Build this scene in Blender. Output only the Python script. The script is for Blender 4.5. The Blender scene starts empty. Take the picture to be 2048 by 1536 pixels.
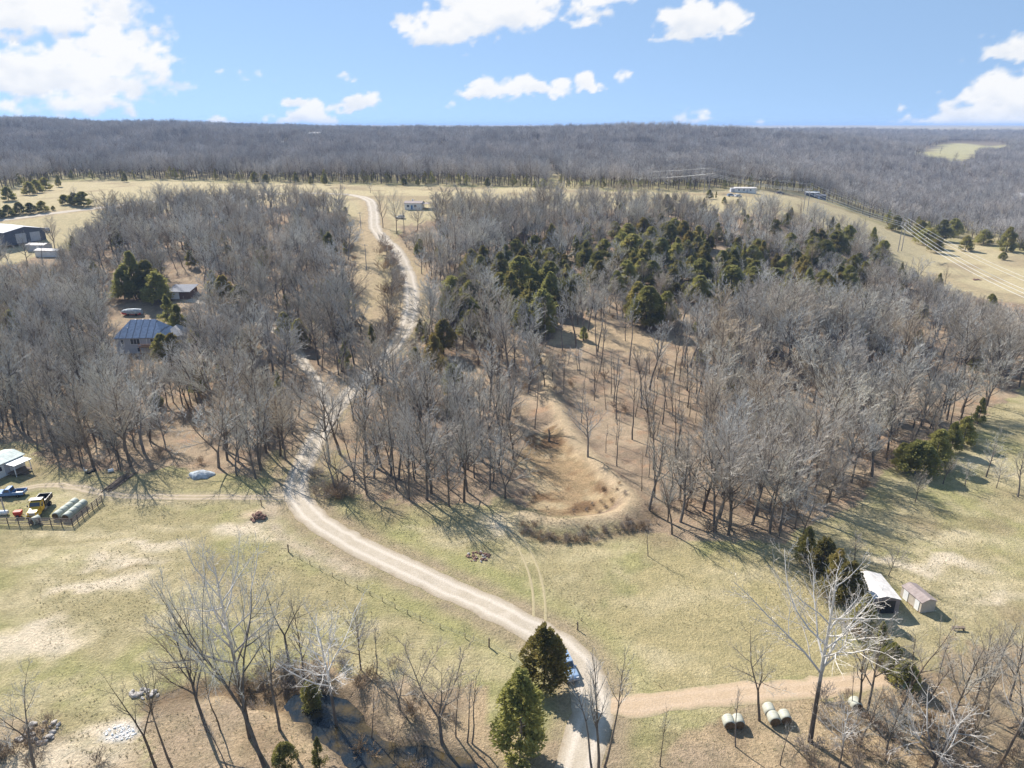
import bpy, bmesh, math, random
import numpy as np
from mathutils import Vector, Matrix

sc = bpy.context.scene
R = math.radians

# ------------------------------------------------------------------ camera
CAM_H = 66.0
PITCH = R(20.0)
FPX = 1422.0
HAZE_D = 0.00012
cam_d = bpy.data.cameras.new('camera')
cam_d.sensor_width = 36.0
cam_d.lens = 36.0 * FPX / 2048.0
cam_d.clip_start = 0.5
cam_d.clip_end = 60000.0
cam = bpy.data.objects.new('camera', cam_d)
sc.collection.objects.link(cam)
cam.location = (0, 0, CAM_H)
cam.rotation_euler = (math.pi / 2 - PITCH, 0, 0)
sc.camera = cam

# ------------------------------------------------------------------ light
SUN_EL, SUN_AZ = R(40.0), R(-40.0)      # azimuth from +Y towards +X
sun_d = bpy.data.lights.new('sun', 'SUN')
sun_d.energy = 5.0
sun_d.angle = R(0.53)
sun_d.color = (1.0, 0.945, 0.87)
sun = bpy.data.objects.new('sun', sun_d)
sc.collection.objects.link(sun)
to_sun = Vector((math.sin(SUN_AZ) * math.cos(SUN_EL), math.cos(SUN_AZ) * math.cos(SUN_EL), math.sin(SUN_EL)))
sun.rotation_euler = to_sun.to_track_quat('Z', 'Y').to_euler()

sc.view_settings.view_transform = 'Standard'
sc.view_settings.look = 'None'
sc.view_settings.gamma = 1.0
sc.view_settings.use_curve_mapping = False
sc.view_settings.exposure = 0.95
sc.render.engine = 'CYCLES'
sc.cycles.use_denoising = True
sc.cycles.denoiser = 'OPENIMAGEDENOISE'
sc.cycles.denoising_input_passes = 'RGB_ALBEDO_NORMAL'
sc.cycles.max_bounces = 4
sc.cycles.diffuse_bounces = 2
sc.cycles.glossy_bounces = 2
sc.cycles.transmission_bounces = 2
sc.cycles.volume_bounces = 0
sc.cycles.caustics_reflective = False
sc.cycles.caustics_refractive = False
sc.render.filter_size = 1.3

def pix_dir(px, py):
    x, y = (px - 1024.0) / FPX, (768.0 - py) / FPX
    c, s = math.cos(PITCH), math.sin(PITCH)
    return Vector((x, c + y * s, -s + y * c)).normalized()

# ------------------------------------------------------------------ sky with cumulus
world = bpy.data.worlds.new('World')
sc.world = world
world.use_nodes = True
world.cycles.sampling_method = 'MANUAL'
world.cycles.sample_map_resolution = 256
wt = world.node_tree
wt.nodes.clear()
WN, WL = wt.nodes, wt.links
def wmath(op, a, b=None, c=None, clamp=False):
    n = WN.new('ShaderNodeMath'); n.operation = op; n.use_clamp = clamp
    for i, v in enumerate((a, b, c)):
        if v is None: continue
        if isinstance(v, (int, float)): n.inputs[i].default_value = v
        else: WL.new(v, n.inputs[i])
    return n.outputs[0]
def wmix(f, a, b):
    n = WN.new('ShaderNodeMix'); n.data_type = 'RGBA'
    if isinstance(f, (int, float)): n.inputs[0].default_value = f
    else: WL.new(f, n.inputs[0])
    for i, v in ((6, a), (7, b)):
        if isinstance(v, tuple): n.inputs[i].default_value = (*v, 1)
        else: WL.new(v, n.inputs[i])
    return n.outputs[2]
wout = WN.new('ShaderNodeOutputWorld')
bg = WN.new('ShaderNodeBackground')
SKY_STRENGTH = 0.078
SKY_K, SKY_O, SKY_TINT = 1.8, 0.24, (1.50, 1.30, 1.15)
bg.inputs['Strength'].default_value = SKY_STRENGTH
WL.new(bg.outputs[0], wout.inputs[0])
skyt = WN.new('ShaderNodeTexSky')
skyt.sky_type = 'NISHITA'
skyt.sun_disc = False
skyt.sun_elevation = SUN_EL
skyt.sun_rotation = SUN_AZ
skyt.altitude = 300
skyt.air_density = 1.0
skyt.dust_density = 0.0
skyt.ozone_density = 3.0
wtc = WN.new('ShaderNodeTexCoord')
wsep = WN.new('ShaderNodeSeparateXYZ')
WL.new(wtc.outputs['Generated'], wsep.inputs[0])
# clear winter air: the blue comes down close to the horizon
wv = WN.new('ShaderNodeCombineXYZ')
WL.new(wsep.outputs[0], wv.inputs[0]); WL.new(wsep.outputs[1], wv.inputs[1])
WL.new(wmath('MULTIPLY_ADD', wmath('MAXIMUM', wsep.outputs[2], 0.0), SKY_K, SKY_O), wv.inputs[2])
wnm = WN.new('ShaderNodeVectorMath'); wnm.operation = 'NORMALIZE'; WL.new(wv.outputs[0], wnm.inputs[0]); WL.new(wnm.outputs[0], skyt.inputs[0])
wsc = WN.new('ShaderNodeMix'); wsc.data_type = 'RGBA'; wsc.blend_type = 'MULTIPLY'; wsc.inputs[0].default_value = 1.0
WL.new(skyt.outputs[0], wsc.inputs[6]); wsc.inputs[7].default_value = (*SKY_TINT, 1)
skycol = wsc.outputs[2]
skycol = wmix(0.45, skycol, (2.6, 4.2, 6.4))
WL.new(skycol, bg.inputs[0])

# ------------------------------------------------------------------ numpy noise
def _hash(ix, iy, seed):
    h = (ix * 374761393 + iy * 668265263 + seed * 974634777) & 0xFFFFFFFF
    h = ((h ^ (h >> 13)) * 1274126177) & 0xFFFFFFFF
    h = h ^ (h >> 16)
    return (h & 0xFFFFFF) / float(0xFFFFFF)
def vnoise(x, y, seed=0):
    x = np.asarray(x, dtype=np.float64); y = np.asarray(y, dtype=np.float64)
    x0 = np.floor(x).astype(np.int64); y0 = np.floor(y).astype(np.int64)
    fx, fy = x - x0, y - y0
    fx = fx * fx * (3 - 2 * fx); fy = fy * fy * (3 - 2 * fy)
    a = _hash(x0, y0, seed); b = _hash(x0 + 1, y0, seed); c = _hash(x0, y0 + 1, seed); d = _hash(x0 + 1, y0 + 1, seed)
    return (a * (1 - fx) + b * fx) * (1 - fy) + (c * (1 - fx) + d * fx) * fy
def fbm(x, y, seed=0, octv=4):
    v = 0.0; a = 0.5; t = 0.0
    for o in range(octv):
        v = v + a * vnoise(x * 2 ** o, y * 2 ** o, seed + o * 17); t += a; a *= 0.5
    return v / t
def sst(a, b, v):
    t = np.clip((v - a) / (b - a), 0, 1)
    return t * t * (3 - 2 * t)
def seg_dist(X, Y, pts):
    """distance to a polyline and the arc position of the nearest point"""
    best = np.full(np.shape(X), 1e9); arc = np.zeros(np.shape(X)); acc = 0.0
    for (ax, ay), (bx, by) in zip(pts[:-1], pts[1:]):
        dx, dy = bx - ax, by - ay
        L2 = dx * dx + dy * dy + 1e-9
        t = np.clip(((X - ax) * dx + (Y - ay) * dy) / L2, 0, 1)
        d = np.hypot(X - ax - t * dx, Y - ay - t * dy)
        m = d < best
        best = np.where(m, d, best); arc = np.where(m, acc + t * math.sqrt(L2), arc)
        acc += math.sqrt(L2)
    return best, arc
def inside(X, Y, poly):
    X = np.asarray(X); Y = np.asarray(Y)
    res = np.zeros(X.shape, bool); n = len(poly)
    for i in range(n):
        x1, y1 = poly[i]; x2, y2 = poly[(i + 1) % n]
        c = ((y1 > Y) != (y2 > Y))
        xi = (x2 - x1) * (Y - y1) / (y2 - y1 + 1e-12) + x1
        res ^= c & (X < xi)
    return res

# ------------------------------------------------------------------ the lie of the land
def hz_base(X, Y):
    X = np.asarray(X, float); Y = np.asarray(Y, float)
    Ys = np.maximum(Y, 150.0)
    t = sst(500, 1000, Y)
    a = 0.30 - 0.30 * t; b = 0.62 + 0.2 * t
    u = sst(0, 1, (X / Ys - a) / (b - a))
    left = 27 * sst(140, 430, Y) + 21 * sst(520, 1300, Y) - 4 * sst(1350, 2000, Y)
    left = left + 9 * sst(-150, -800, X) * sst(600, 1100, Y)
    right = 19 * sst(400, 1100, Y) + 17 * sst(1100, 2300, Y)
    h = left * (1 - u) + right * u
    roll = (fbm(X / 260.0, Y / 260.0, 5, 3) - 0.5) * 14 * sst(560, 900, Y) + (fbm(X / 420.0 + Y / 900.0, Y / 150.0, 15, 2) - 0.5) * 22 * sst(620, 900, Y) * (1 - .55 * sst(1100, 1500, Y))
    h = h + roll + (fbm(X / 40.0, Y / 40.0, 9, 2) - 0.5) * 1.6 * sst(150, 260, Y)
    far = 47 + 9 * sst(2500, 9000, Y) + (fbm(X / 1500.0, Y / 900.0, 3, 3) - 0.5) * 14 * sst(2400, 3500, Y)
    f = sst(2000, 2900, Y)
    return h * (1 - f) + far * f

_TS = np.concatenate([np.arange(30, 400, 1.0), 400 * 1.006 ** np.arange(0, 580)])
def march(px, py, hfun):
    d = pix_dir(px, py)
    t = _TS
    for k in range(3):
        below = CAM_H + d.z * t <= hfun(d.x * t, d.y * t)
        i = int(np.argmax(below)) if below.any() else len(t) - 1
        t = np.linspace(t[max(i - 1, 0)], t[i], 24)
    return d.x * t[-1], d.y * t[-1]

def W0(pts): return [march(px, py, hz_base) for px, py in pts]
def smooth_line(pts, n=8):
    """Catmull-Rom through the points"""
    out = []
    P = [pts[0]] + list(pts) + [pts[-1]]
    for i in range(1, len(P) - 2):
        p0, p1, p2, p3 = P[i - 1], P[i], P[i + 1], P[i + 2]
        for k in range(n):
            t = k / n
            out.append(tuple(0.5 * ((2 * p1[j]) + (-p0[j] + p2[j]) * t + (2 * p0[j] - 5 * p1[j] + 4 * p2[j] - p3[j]) * t * t + (-p0[j] + 3 * p1[j] - 3 * p2[j] + p3[j]) * t ** 3) for j in range(len(p1))))
    out.append(tuple(pts[-1]))
    return out

CREEK = smooth_line(W0([(300, 1405), (380, 1378), (460, 1372), (560, 1385), (640, 1412), (690, 1452), (740, 1497), (830, 1512), (900, 1530), (980, 1575), (1100, 1640)]), 6)
CREEK_W = [.3, .3, .4, 1.2, 2.1, 1.8, 1.2, 1.3, 1.3, 1.3, 1.3]
BERM = smooth_line(W0([(1085, 720), (1105, 800), (1140, 870), (1190, 930), (1245, 990), (1262, 1018), (1235, 1038), (1180, 1048), (1110, 1052), (1050, 1040)]), 6)
BASIN = W0([(1060, 870), (1110, 850), (1160, 910), (1215, 975), (1235, 1008), (1190, 1025), (1110, 1030), (1060, 1010), (1040, 950)])
_cl = np.array([0] + list(np.cumsum([math.dist(a, b) for a, b in zip(CREEK[:-1], CREEK[1:])])))
_cw = np.interp(np.linspace(0, len(CREEK_W) - 1, len(CREEK)), range(len(CREEK_W)), CREEK_W)
MOUND = W0([(518, 1032)])[0]
def hz(X, Y):
    X = np.asarray(X, float); Y = np.asarray(Y, float)
    h = hz_base(X, Y)
    near = (Y < 260)
    if np.any(near):
        d, arc = seg_dist(X, Y, CREEK)
        w = np.interp(arc, _cl, _cw)
        wob = (fbm(X / 3.0, Y / 3.0, 41, 3) - .5) * 4.2
        cut = 1 - sst(w * 0.75, w + 2.4, d + wob)
        h = h - 1.9 * cut * sst(0, 14, arc)
        d, _ = seg_dist(X, Y, BERM)
        h = h + 1.9 * np.exp(-(d / 3.0) ** 2)
        cx = sum(p[0] for p in BASIN) / len(BASIN); cy = sum(p[1] for p in BASIN) / len(BASIN)
        rr = np.hypot((X - cx) / 11.0, (Y - cy) / 26.0)
        h = h - 0.9 * np.exp(-rr ** 4)
        dm = np.hypot(X - MOUND[0], Y - MOUND[1])
        h = h + 0.9 * np.exp(-(dm / 1.5) ** 2)
        h = h + (fbm(X / 7.0, Y / 7.0, 77, 3) - .5) * 0.35
    return h
def G(px, py):
    """the ground point seen at this place of the photograph"""
    x, y = march(px, py, hz)
    return Vector((x, y, float(hz(x, y))))
def W(pts): return [tuple(G(px, py)[:2]) for px, py in pts]
def gz(x, y): return float(hz(x, y))
_c, _s = math.cos(PITCH), math.sin(PITCH)
def project(X, Y, Z):
    dz = Z - CAM_H
    depth = Y * _c - dz * _s
    up_ = Y * _s + dz * _c
    depth = np.maximum(depth, 1e-3)
    return 1024 + FPX * X / depth, 768 - FPX * up_ / depth, depth
def height_for(base, py_top):
    """height of an upright thing standing at base whose tip is seen at row py_top"""
    lo, hi = 0.0, 80.0
    for _ in range(40):
        m = (lo + hi) / 2
        _, py, _ = project(base.x, base.y, base.z + m)
        if py > py_top: lo = m
        else: hi = m
    return lo

# ------------------------------------------------------------------ mesh and object helpers
COL = sc.collection
def mesh_np(name, verts, faces, mats=(), fmat=None, smooth=False):
    """faces: list of (n,k) index arrays"""
    me = bpy.data.meshes.new(name)
    verts = np.asarray(verts, np.float32)
    faces = [np.asarray(f, np.int32) for f in faces if len(f)]
    me.vertices.add(len(verts)); me.vertices.foreach_set('co', verts.ravel())
    nl = sum(f.size for f in faces); npoly = sum(len(f) for f in faces)
    me.loops.add(nl); me.polygons.add(npoly)
    me.loops.foreach_set('vertex_index', np.concatenate([f.ravel() for f in faces]))
    tot = np.concatenate([np.full(len(f), f.shape[1], np.int32) for f in faces])
    st = np.concatenate([[0], np.cumsum(tot)[:-1]]).astype(np.int32)
    me.polygons.foreach_set('loop_start', st)
    try: me.polygons.foreach_set('loop_total', tot)
    except Exception: pass
    for m in mats: me.materials.append(m)
    if fmat is not None: me.polygons.foreach_set('material_index', np.asarray(fmat, np.int32))
    me.polygons.foreach_set('use_smooth', np.full(npoly, bool(smooth)))
    me.update(calc_edges=True)
    me.validate()
    return me
def tag(o, label=None, cat=None, group=None, kind=None):
    if label: o['label'] = label
    if cat: o['category'] = cat
    if group: o['group'] = group
    if kind: o['kind'] = kind
    return o
def link(name, me, parent=None, loc=None, rz=None):
    o = bpy.data.objects.new(name, me); COL.objects.link(o)
    if parent is not None: o.parent = parent
    if loc is not None: o.location = loc
    if rz is not None: o.rotation_euler = (0, 0, rz)
    return o
def empty(name, loc=(0, 0, 0), rz=0.0):
    o = link(name, None, None, loc, rz)
    o.empty_display_size = 0.5
    return o
def copy_tree(o, parent=None):
    c = o.copy(); COL.objects.link(c); c.parent = parent
    for ch in list(o.children): copy_tree(ch, c)
    return c

class MB:
    """collects bevelled boxes, prisms, tubes and lathes into one bmesh"""
    def __init__(s): s.bm = bmesh.new()
    def _add(s, bm2):
        me = bpy.data.meshes.new('tmp'); bm2.to_mesh(me); bm2.free(); s.bm.from_mesh(me); bpy.data.meshes.remove(me); return s
    def box(s, c, size, rot=None, bev=0.0):
        b = bmesh.new(); bmesh.ops.create_cube(b, size=1)
        bmesh.ops.scale(b, vec=size, verts=b.verts)
        if bev > 0: bmesh.ops.bevel(b, geom=list(b.edges), offset=bev, segments=2, affect='EDGES', profile=.6)
        if rot is not None: bmesh.ops.rotate(b, matrix=rot, verts=b.verts)
        bmesh.ops.translate(b, vec=c, verts=b.verts)
        return s._add(b)
    def prism(s, prof, axis, a, b_, bev=0.0):
        """profile in the plane across axis ('x': (y,z), 'y': (x,z), 'z': (x,y)), from a to b"""
        b = bmesh.new()
        def P(u, v, t): return {'x': (t, u, v), 'y': (u, t, v), 'z': (u, v, t)}[axis]
        v1 = [b.verts.new(P(u, v, a)) for u, v in prof]; v2 = [b.verts.new(P(u, v, b_)) for u, v in prof]
        b.faces.new(v1); b.faces.new(v2[::-1]); n = len(prof)
        for i in range(n): b.faces.new((v1[i], v2[i], v2[(i + 1) % n], v1[(i + 1) % n]))
        bmesh.ops.recalc_face_normals(b, faces=b.faces)
        if bev > 0: bmesh.ops.bevel(b, geom=list(b.edges), offset=bev, segments=2, affect='EDGES', profile=.6)
        return s._add(b)
    def tube(s, pts, r, k=6, r1=None):
        b = bmesh.new(); rings = []
        n = len(pts)
        for i, p in enumerate(pts):
            p = Vector(p)
            d = (Vector(pts[min(i + 1, n - 1)]) - Vector(pts[max(i - 1, 0)])).normalized()
            u = d.orthogonal().normalized(); v = d.cross(u)
            if abs(d.z) < .9: u = d.cross(Vector((0, 0, 1))).normalized(); v = d.cross(u)
            rr = r if r1 is None else r + (r1 - r) * i / max(1, n - 1)
            rings.append([b.verts.new(p + (u * math.cos(2 * math.pi * j / k) + v * math.sin(2 * math.pi * j / k)) * rr) for j in range(k)])
        for A, B in zip(rings[:-1], rings[1:]):
            for j in range(k): b.faces.new((A[j], A[(j + 1) % k], B[(j + 1) % k], B[j]))
        b.faces.new(rings[0][::-1]); b.faces.new(rings[-1])
        bmesh.ops.recalc_face_normals(b, faces=b.faces)
        return s._add(b)
    def lathe(s, prof, axis='z', c=(0, 0, 0), k=16):
        """profile (r, t) along an axis"""
        b = bmesh.new(); rings = []
        for r, t in prof:
            ring = []
            for j in range(k):
                a = 2 * math.pi * j / k; x, y = r * math.cos(a), r * math.sin(a)
                ring.append(b.verts.new({'z': (x, y, t), 'x': (t, x, y), 'y': (x, t, y)}[axis]))
            rings.append(ring)
        for A, B in zip(rings[:-1], rings[1:]):
            for j in range(k): b.faces.new((A[j], A[(j + 1) % k], B[(j + 1) % k], B[j]))
        b.faces.new(rings[0][::-1]); b.faces.new(rings[-1])
        bmesh.ops.recalc_face_normals(b, faces=b.faces)
        bmesh.ops.translate(b, vec=c, verts=b.verts)
        return s._add(b)
    def build(s, name, mat, parent=None, loc=None, rz=None, smooth=False):
        me = bpy.data.meshes.new(name); s.bm.to_mesh(me); s.bm.free()
        if mat is not None: me.materials.append(mat)
        if smooth:
            me.polygons.foreach_set('use_smooth', np.ones(len(me.polygons), bool))
            try: me.set_sharp_from_angle(angle=R(40))
            except Exception: pass
        return link(name, me, parent, loc, rz)

# ------------------------------------------------------------------ materials
def new_mat(name):
    m = bpy.data.materials.new(name); m.use_nodes = True
    nt = m.node_tree
    b = nt.nodes['Principled BSDF']
    b.inputs['Roughness'].default_value = 0.9
    try: b.inputs['Specular IOR Level'].default_value = 0.2
    except Exception: pass
    return m, nt, b
def nmath(nt, op, a, b=None, c=None, clamp=False):
    n = nt.nodes.new('ShaderNodeMath'); n.operation = op; n.use_clamp = clamp
    for i, v in enumerate((a, b, c)):
        if v is None: continue
        if isinstance(v, (int, float)): n.inputs[i].default_value = v
        else: nt.links.new(v, n.inputs[i])
    return n.outputs[0]
def nmix(nt, f, a, b, mode='MIX'):
    n = nt.nodes.new('ShaderNodeMix'); n.data_type = 'RGBA'; n.blend_type = mode
    if isinstance(f, (int, float)): n.inputs[0].default_value = f
    else: nt.links.new(f, n.inputs[0])
    for i, v in ((6, a), (7, b)):
        if isinstance(v, tuple): n.inputs[i].default_value = (*v[:3], 1)
        else: nt.links.new(v, n.inputs[i])
    return n.outputs[2]
def nnoise(nt, scale, detail=4, rough=.55, coord='Object', dist=0.0, vec=None):
    n = nt.nodes.new('ShaderNodeTexNoise')
    n.inputs['Scale'].default_value = scale; n.inputs['Detail'].default_value = detail
    n.inputs['Roughness'].default_value = rough; n.inputs['Distortion'].default_value = dist
    if vec is None:
        t = nt.nodes.get('TC') or nt.nodes.new('ShaderNodeTexCoord'); t.name = 'TC'
        vec = t.outputs[coord]
    nt.links.new(vec, n.inputs['Vector'])
    return n.outputs[0]
def nramp(nt, f, lo, hi, a=0.0, b=1.0):
    n = nt.nodes.new('ShaderNodeMapRange'); nt.links.new(f, n.inputs[0])
    n.inputs[1].default_value = lo; n.inputs[2].default_value = hi; n.inputs[3].default_value = a; n.inputs[4].default_value = b
    return n.outputs[0]
def nbump(nt, b, h, dist, strength=1.0):
    n = nt.nodes.new('ShaderNodeBump'); n.inputs['Strength'].default_value = strength; n.inputs['Distance'].default_value = dist
    nt.links.new(h, n.inputs['Height']); nt.links.new(n.outputs[0], b.inputs['Normal'])
def scaled(c, k): return tuple(v * k for v in c)
def plain(name, col, rough=.8, var=.18, scale=3.0, bump=0.0, metal=0.0, spec=None):
    """painted, wooden or metal surface: a base colour with blotchy wear"""
    m, nt, b = new_mat(name)
    f = nnoise(nt, scale, 5, .6)
    f2 = nnoise(nt, scale * 7, 3, .6)
    c = nmix(nt, nramp(nt, f, .35, .68), scaled(col, 1 - var), scaled(col, 1 + var * .6))
    c = nmix(nt, nramp(nt, f2, .4, .7, 0, .3), c, scaled(col, .75))
    nt.links.new(c, b.inputs['Base Color'])
    b.inputs['Roughness'].default_value = rough; b.inputs['Metallic'].default_value = metal
    if spec is not None: b.inputs['Specular IOR Level'].default_value = spec
    if bump: nbump(nt, b, f2, bump)
    return m
def bark_mat(name, col, dark, white=None, z0=0.0, z1=1.0):
    m, nt, b = new_mat(name)
    oi = nt.nodes.new('ShaderNodeObjectInfo')
    f = nnoise(nt, 1.3, 4, .6)
    c = nmix(nt, nramp(nt, f, .3, .7), dark, col)
    if white is not None:
        t = nt.nodes['TC']; s = nt.nodes.new('ShaderNodeSeparateXYZ'); nt.links.new(t.outputs['Object'], s.inputs[0])
        h = nmath(nt, 'ADD', s.outputs[2], nmath(nt, 'MULTIPLY', nmath(nt, 'SUBTRACT', nnoise(nt, .55, 4, .7), .5), 6.0))
        c = nmix(nt, nramp(nt, h, z0, z1), c, white)
    # stands differ: some hillsides paler, some darker and browner
    lv = nt.nodes.new('ShaderNodeTexNoise'); lv.inputs['Scale'].default_value = .022; lv.inputs['Detail'].default_value = 2.0; nt.links.new(oi.outputs['Location'], lv.inputs['Vector'])
    v = nmath(nt, 'MULTIPLY', nramp(nt, oi.outputs['Random'], 0, 1, .82, 1.32), nramp(nt, lv.outputs[0], .3, .7, .8, 1.22))
    hs = nt.nodes.new('ShaderNodeHueSaturation'); nt.links.new(c, hs.inputs['Color']); nt.links.new(v, hs.inputs['Value'])
    # some trees browner, some greyer
    r2 = nmath(nt, 'FRACT', nmath(nt, 'MULTIPLY', oi.outputs['Random'], 17.3))
    nt.links.new(nramp(nt, r2, 0, 1, .55, 1.5), hs.inputs['Saturation'])
    nt.links.new(hs.outputs[0], b.inputs['Base Color'])
    b.inputs['Roughness'].default_value = .95
    return m


# ------------------------------------------------------------------ cumulus on the sky dome
# heart of each puff (as seen in the photograph, turned into a compass bearing and elevation), half sizes, thickness
PUFFS = [(40, 15, 210, 70, .9), (60, 40, 130, 40, .8), (110, 150, 200, 60, 1.0), (30, 150, 130, 50, .9), (235, 105, 75, 65, .95), (280, 130, 60, 55, .7), (150, 200, 95, 34, .7), (5, 225, 40, 18, .5), (225, 55, 80, 40, .7), (0, 190, 30, 14, .5),
         (818, 48, 30, 18, .8), (870, 62, 60, 36, .9), (920, 45, 85, 52, 1.0), (985, 15, 120, 60, 1.1), (1075, 12, 36, 26, .6), (1190, 15, 34, 34, .6), (1165, 42, 26, 16, .4), (1215, 5, 40, 14, .5),
         (1360, 45, 42, 34, .95), (1400, 48, 70, 36, 1.0), (1450, 40, 38, 32, .95), (1400, 66, 80, 16, .7), (2030, 98, 60, 24, .95), (1985, 112, 40, 10, .5), (2060, 205, 95, 52, 1.1), (1990, 222, 80, 34, 1.0), (1930, 232, 60, 24, .9), (1880, 238, 40, 16, .8), (1830, 245, 60, 10, .7), (2060, 240, 200, 20, .8),
         (1010, 176, 62, 24, .95), (945, 182, 42, 15, .8), (1075, 182, 60, 14, .7), (1115, 178, 32, 14, .75), (1168, 170, 26, 17, .85), (735, 205, 42, 20, .95), (700, 213, 34, 10, .6), (608, 232, 46, 26, 1.0), (650, 238, 26, 20, .85), (585, 206, 26, 10, .8), (575, 245, 40, 10, .6), (605, 205, 12, 12, .5),
         (440, 247, 22, 10, .9), (1388, 232, 26, 20, .45), (470, 158, 40, 10, .22), (1530, 247, 12, 8, .8), (690, 155, 22, 7, .2), (1240, 152, 12, 14, .35), (1208, 168, 12, 7, .35), (1800, 222, 14, 7, .3), (895, 210, 12, 6, .25)]
def sky_dome():
    def ang(px, py):
        d = pix_dir(px, py); return math.degrees(math.atan2(d.x, d.y)), math.degrees(math.asin(d.z))
    az = np.concatenate([np.arange(-180, -46, 1.0), np.arange(-46, 46, .13), np.arange(46, 180.5, 1.0)])
    el = np.concatenate([np.arange(-.6, 11, .12), np.arange(11, 26.5, .5)])
    A, E = np.meshgrid(az, el)
    sh = A.shape; a, e = A.ravel(), E.ravel()
    wa = a + (fbm(a / 1.1, e / .8, 601, 4) - .5) * 1.9; we = e + (fbm(a / 1.1, e / .8, 611, 4) - .5) * 1.3
    f = np.full(a.shape, -3.0); low = np.zeros(a.shape)
    for (px, py, rx, ry, k) in PUFFS:
        a0, e0 = ang(px, py); ra = rx / FPX * 57.3; re = ry / FPX * 57.3
        da, de = (wa - a0) / ra, (we - e0) / re
        de = np.where(de < 0, de * 1.25, de)                       # flatter underneath
        v = k * (1 - (da * da + de * de) * .95)
        low = np.where(v > f, np.clip(-de, -1, 1.2) * min(1, ry / 30), low); f = np.maximum(f, v)
    # the same scattered cumulus goes on round the horizon and higher up
    out = np.maximum(sst(40, 46, np.abs(a)), sst(10, 14, e))
    f = np.where(out > 0, np.maximum(f, (fbm(a / 9., e / 4.5, 621, 3) - .60) * 6 * out + (out - 1) * 3), f)
    fine = fbm(a / .9, e / .6, 631, 5)
    dens = f + (fine - .5) * 1.5
    cov = sst(.0, .62, dens) * .93 * (1 - sst(20, 26, e)) * sst(-.6, .1, e)
    shd = np.clip(low * .55 + (fbm(a / 1.6, e / .9, 641, 4) - .45) * 1.3, 0, 1)
    rad = 22000.0
    V = np.stack([np.sin(np.radians(a)) * np.cos(np.radians(e)) * rad, np.cos(np.radians(a)) * np.cos(np.radians(e)) * rad, np.sin(np.radians(e)) * rad + CAM_H], 1)
    idx = np.arange(a.size).reshape(sh)
    F = np.stack([idx[:-1, :-1], idx[:-1, 1:], idx[1:, 1:], idx[1:, :-1]], -1).reshape(-1, 4)
    keep = (cov[F] > .002).any(1)                                    # open sky is left to the air itself
    me = mesh_np('sky', V, [F[keep]], smooth=True)
    for nm, d in (('cover', cov), ('shade', shd)):
        at = me.attributes.new(nm, 'FLOAT', 'POINT'); at.data.foreach_set('value', d.astype(np.float32))
    m = bpy.data.materials.new('cumulus'); m.use_nodes = True; nt = m.node_tree; nt.nodes.clear()
    o = nt.nodes.new('ShaderNodeOutputMaterial'); em = nt.nodes.new('ShaderNodeEmission'); tr = nt.nodes.new('ShaderNodeBsdfTransparent'); mx = nt.nodes.new('ShaderNodeMixShader')
    ac = nt.nodes.new('ShaderNodeAttribute'); ac.attribute_name = 'cover'; ah = nt.nodes.new('ShaderNodeAttribute'); ah.attribute_name = 'shade'
    nt.links.new(nmix(nt, ah.outputs['Fac'], (.53, .525, .52), (.36, .395, .45)), em.inputs[0])
    nt.links.new(ac.outputs['Fac'], mx.inputs[0]); nt.links.new(tr.outputs[0], mx.inputs[1]); nt.links.new(em.outputs[0], mx.inputs[2]); nt.links.new(mx.outputs[0], o.inputs[0])
    try: m.cycles.emission_sampling = 'NONE'
    except Exception: pass
    me.materials.append(m)
    tag(link('sky', me), 'white cumulus clouds scattered over a pale blue sky', kind='structure')
sky_dome()
M_TRUNK = bark_mat('bark_trunk', (.19, .16, .13), (.09, .072, .058))
M_TWIG = bark_mat('bark_twigs', (.53, .505, .445), (.385, .36, .31))
M_TWIG_WARM = bark_mat('bark_twigs_brown', (.46, .41, .34), (.32, .275, .222))
M_TWIG_FAR = bark_mat('far_twigs', (.47, .44, .41), (.34, .31, .285))
M_BRUSH = bark_mat('brush_stems', (.32, .25, .185), (.21, .16, .115))
M_SYC = bark_mat('sycamore_bark', (.15, .12, .095), (.085, .068, .055), (.58, .55, .51), 6.5, 9.5)
M_SYC_TWIG = bark_mat('sycamore_twigs', (.5, .46, .41), (.36, .31, .27), (.54, .50, .45), 6.0, 12.0)

def cedar_mat(name, a, b_, bronze):
    m, nt, b = new_mat(name)
    oi = nt.nodes.new('ShaderNodeObjectInfo')
    f = nnoise(nt, .7, 3, .6)
    c = nmix(nt, nramp(nt, f, .32, .66), a, b_)
    rr = nmath(nt, 'FRACT', nmath(nt, 'MULTIPLY', oi.outputs['Random'], 7.7))
    g = nmath(nt, 'MULTIPLY', nramp(nt, nnoise(nt, .45, 2, .5), .42, .68), nramp(nt, rr, .25, 1, 0, 1))
    c = nmix(nt, g, c, bronze)
    hs = nt.nodes.new('ShaderNodeHueSaturation'); nt.links.new(c, hs.inputs['Color'])
    nt.links.new(nramp(nt, oi.outputs['Random'], 0, 1, .7, 1.3), hs.inputs['Value'])
    nt.links.new(hs.outputs[0], b.inputs['Base Color'])
    b.inputs['Roughness'].default_value = .8
    # thin scale foliage lets a little light through
    tr = nt.nodes.new('ShaderNodeBsdfTranslucent'); nt.links.new(hs.outputs[0], tr.inputs[0])
    mx = nt.nodes.new('ShaderNodeMixShader'); mx.inputs[0].default_value = .45
    o = nt.nodes['Material Output']
    nt.links.new(b.outputs[0], mx.inputs[1]); nt.links.new(tr.outputs[0], mx.inputs[2]); nt.links.new(mx.outputs[0], o.inputs[0])
    return m
M_CEDAR = cedar_mat('cedar_foliage', (.20, .20, .062), (.36, .335, .11), (.40, .30, .10))
M_CEDAR_BRONZE = cedar_mat('bronze_cedar_foliage', (.17, .155, .05), (.30, .25, .08), (.36, .255, .08))

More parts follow.
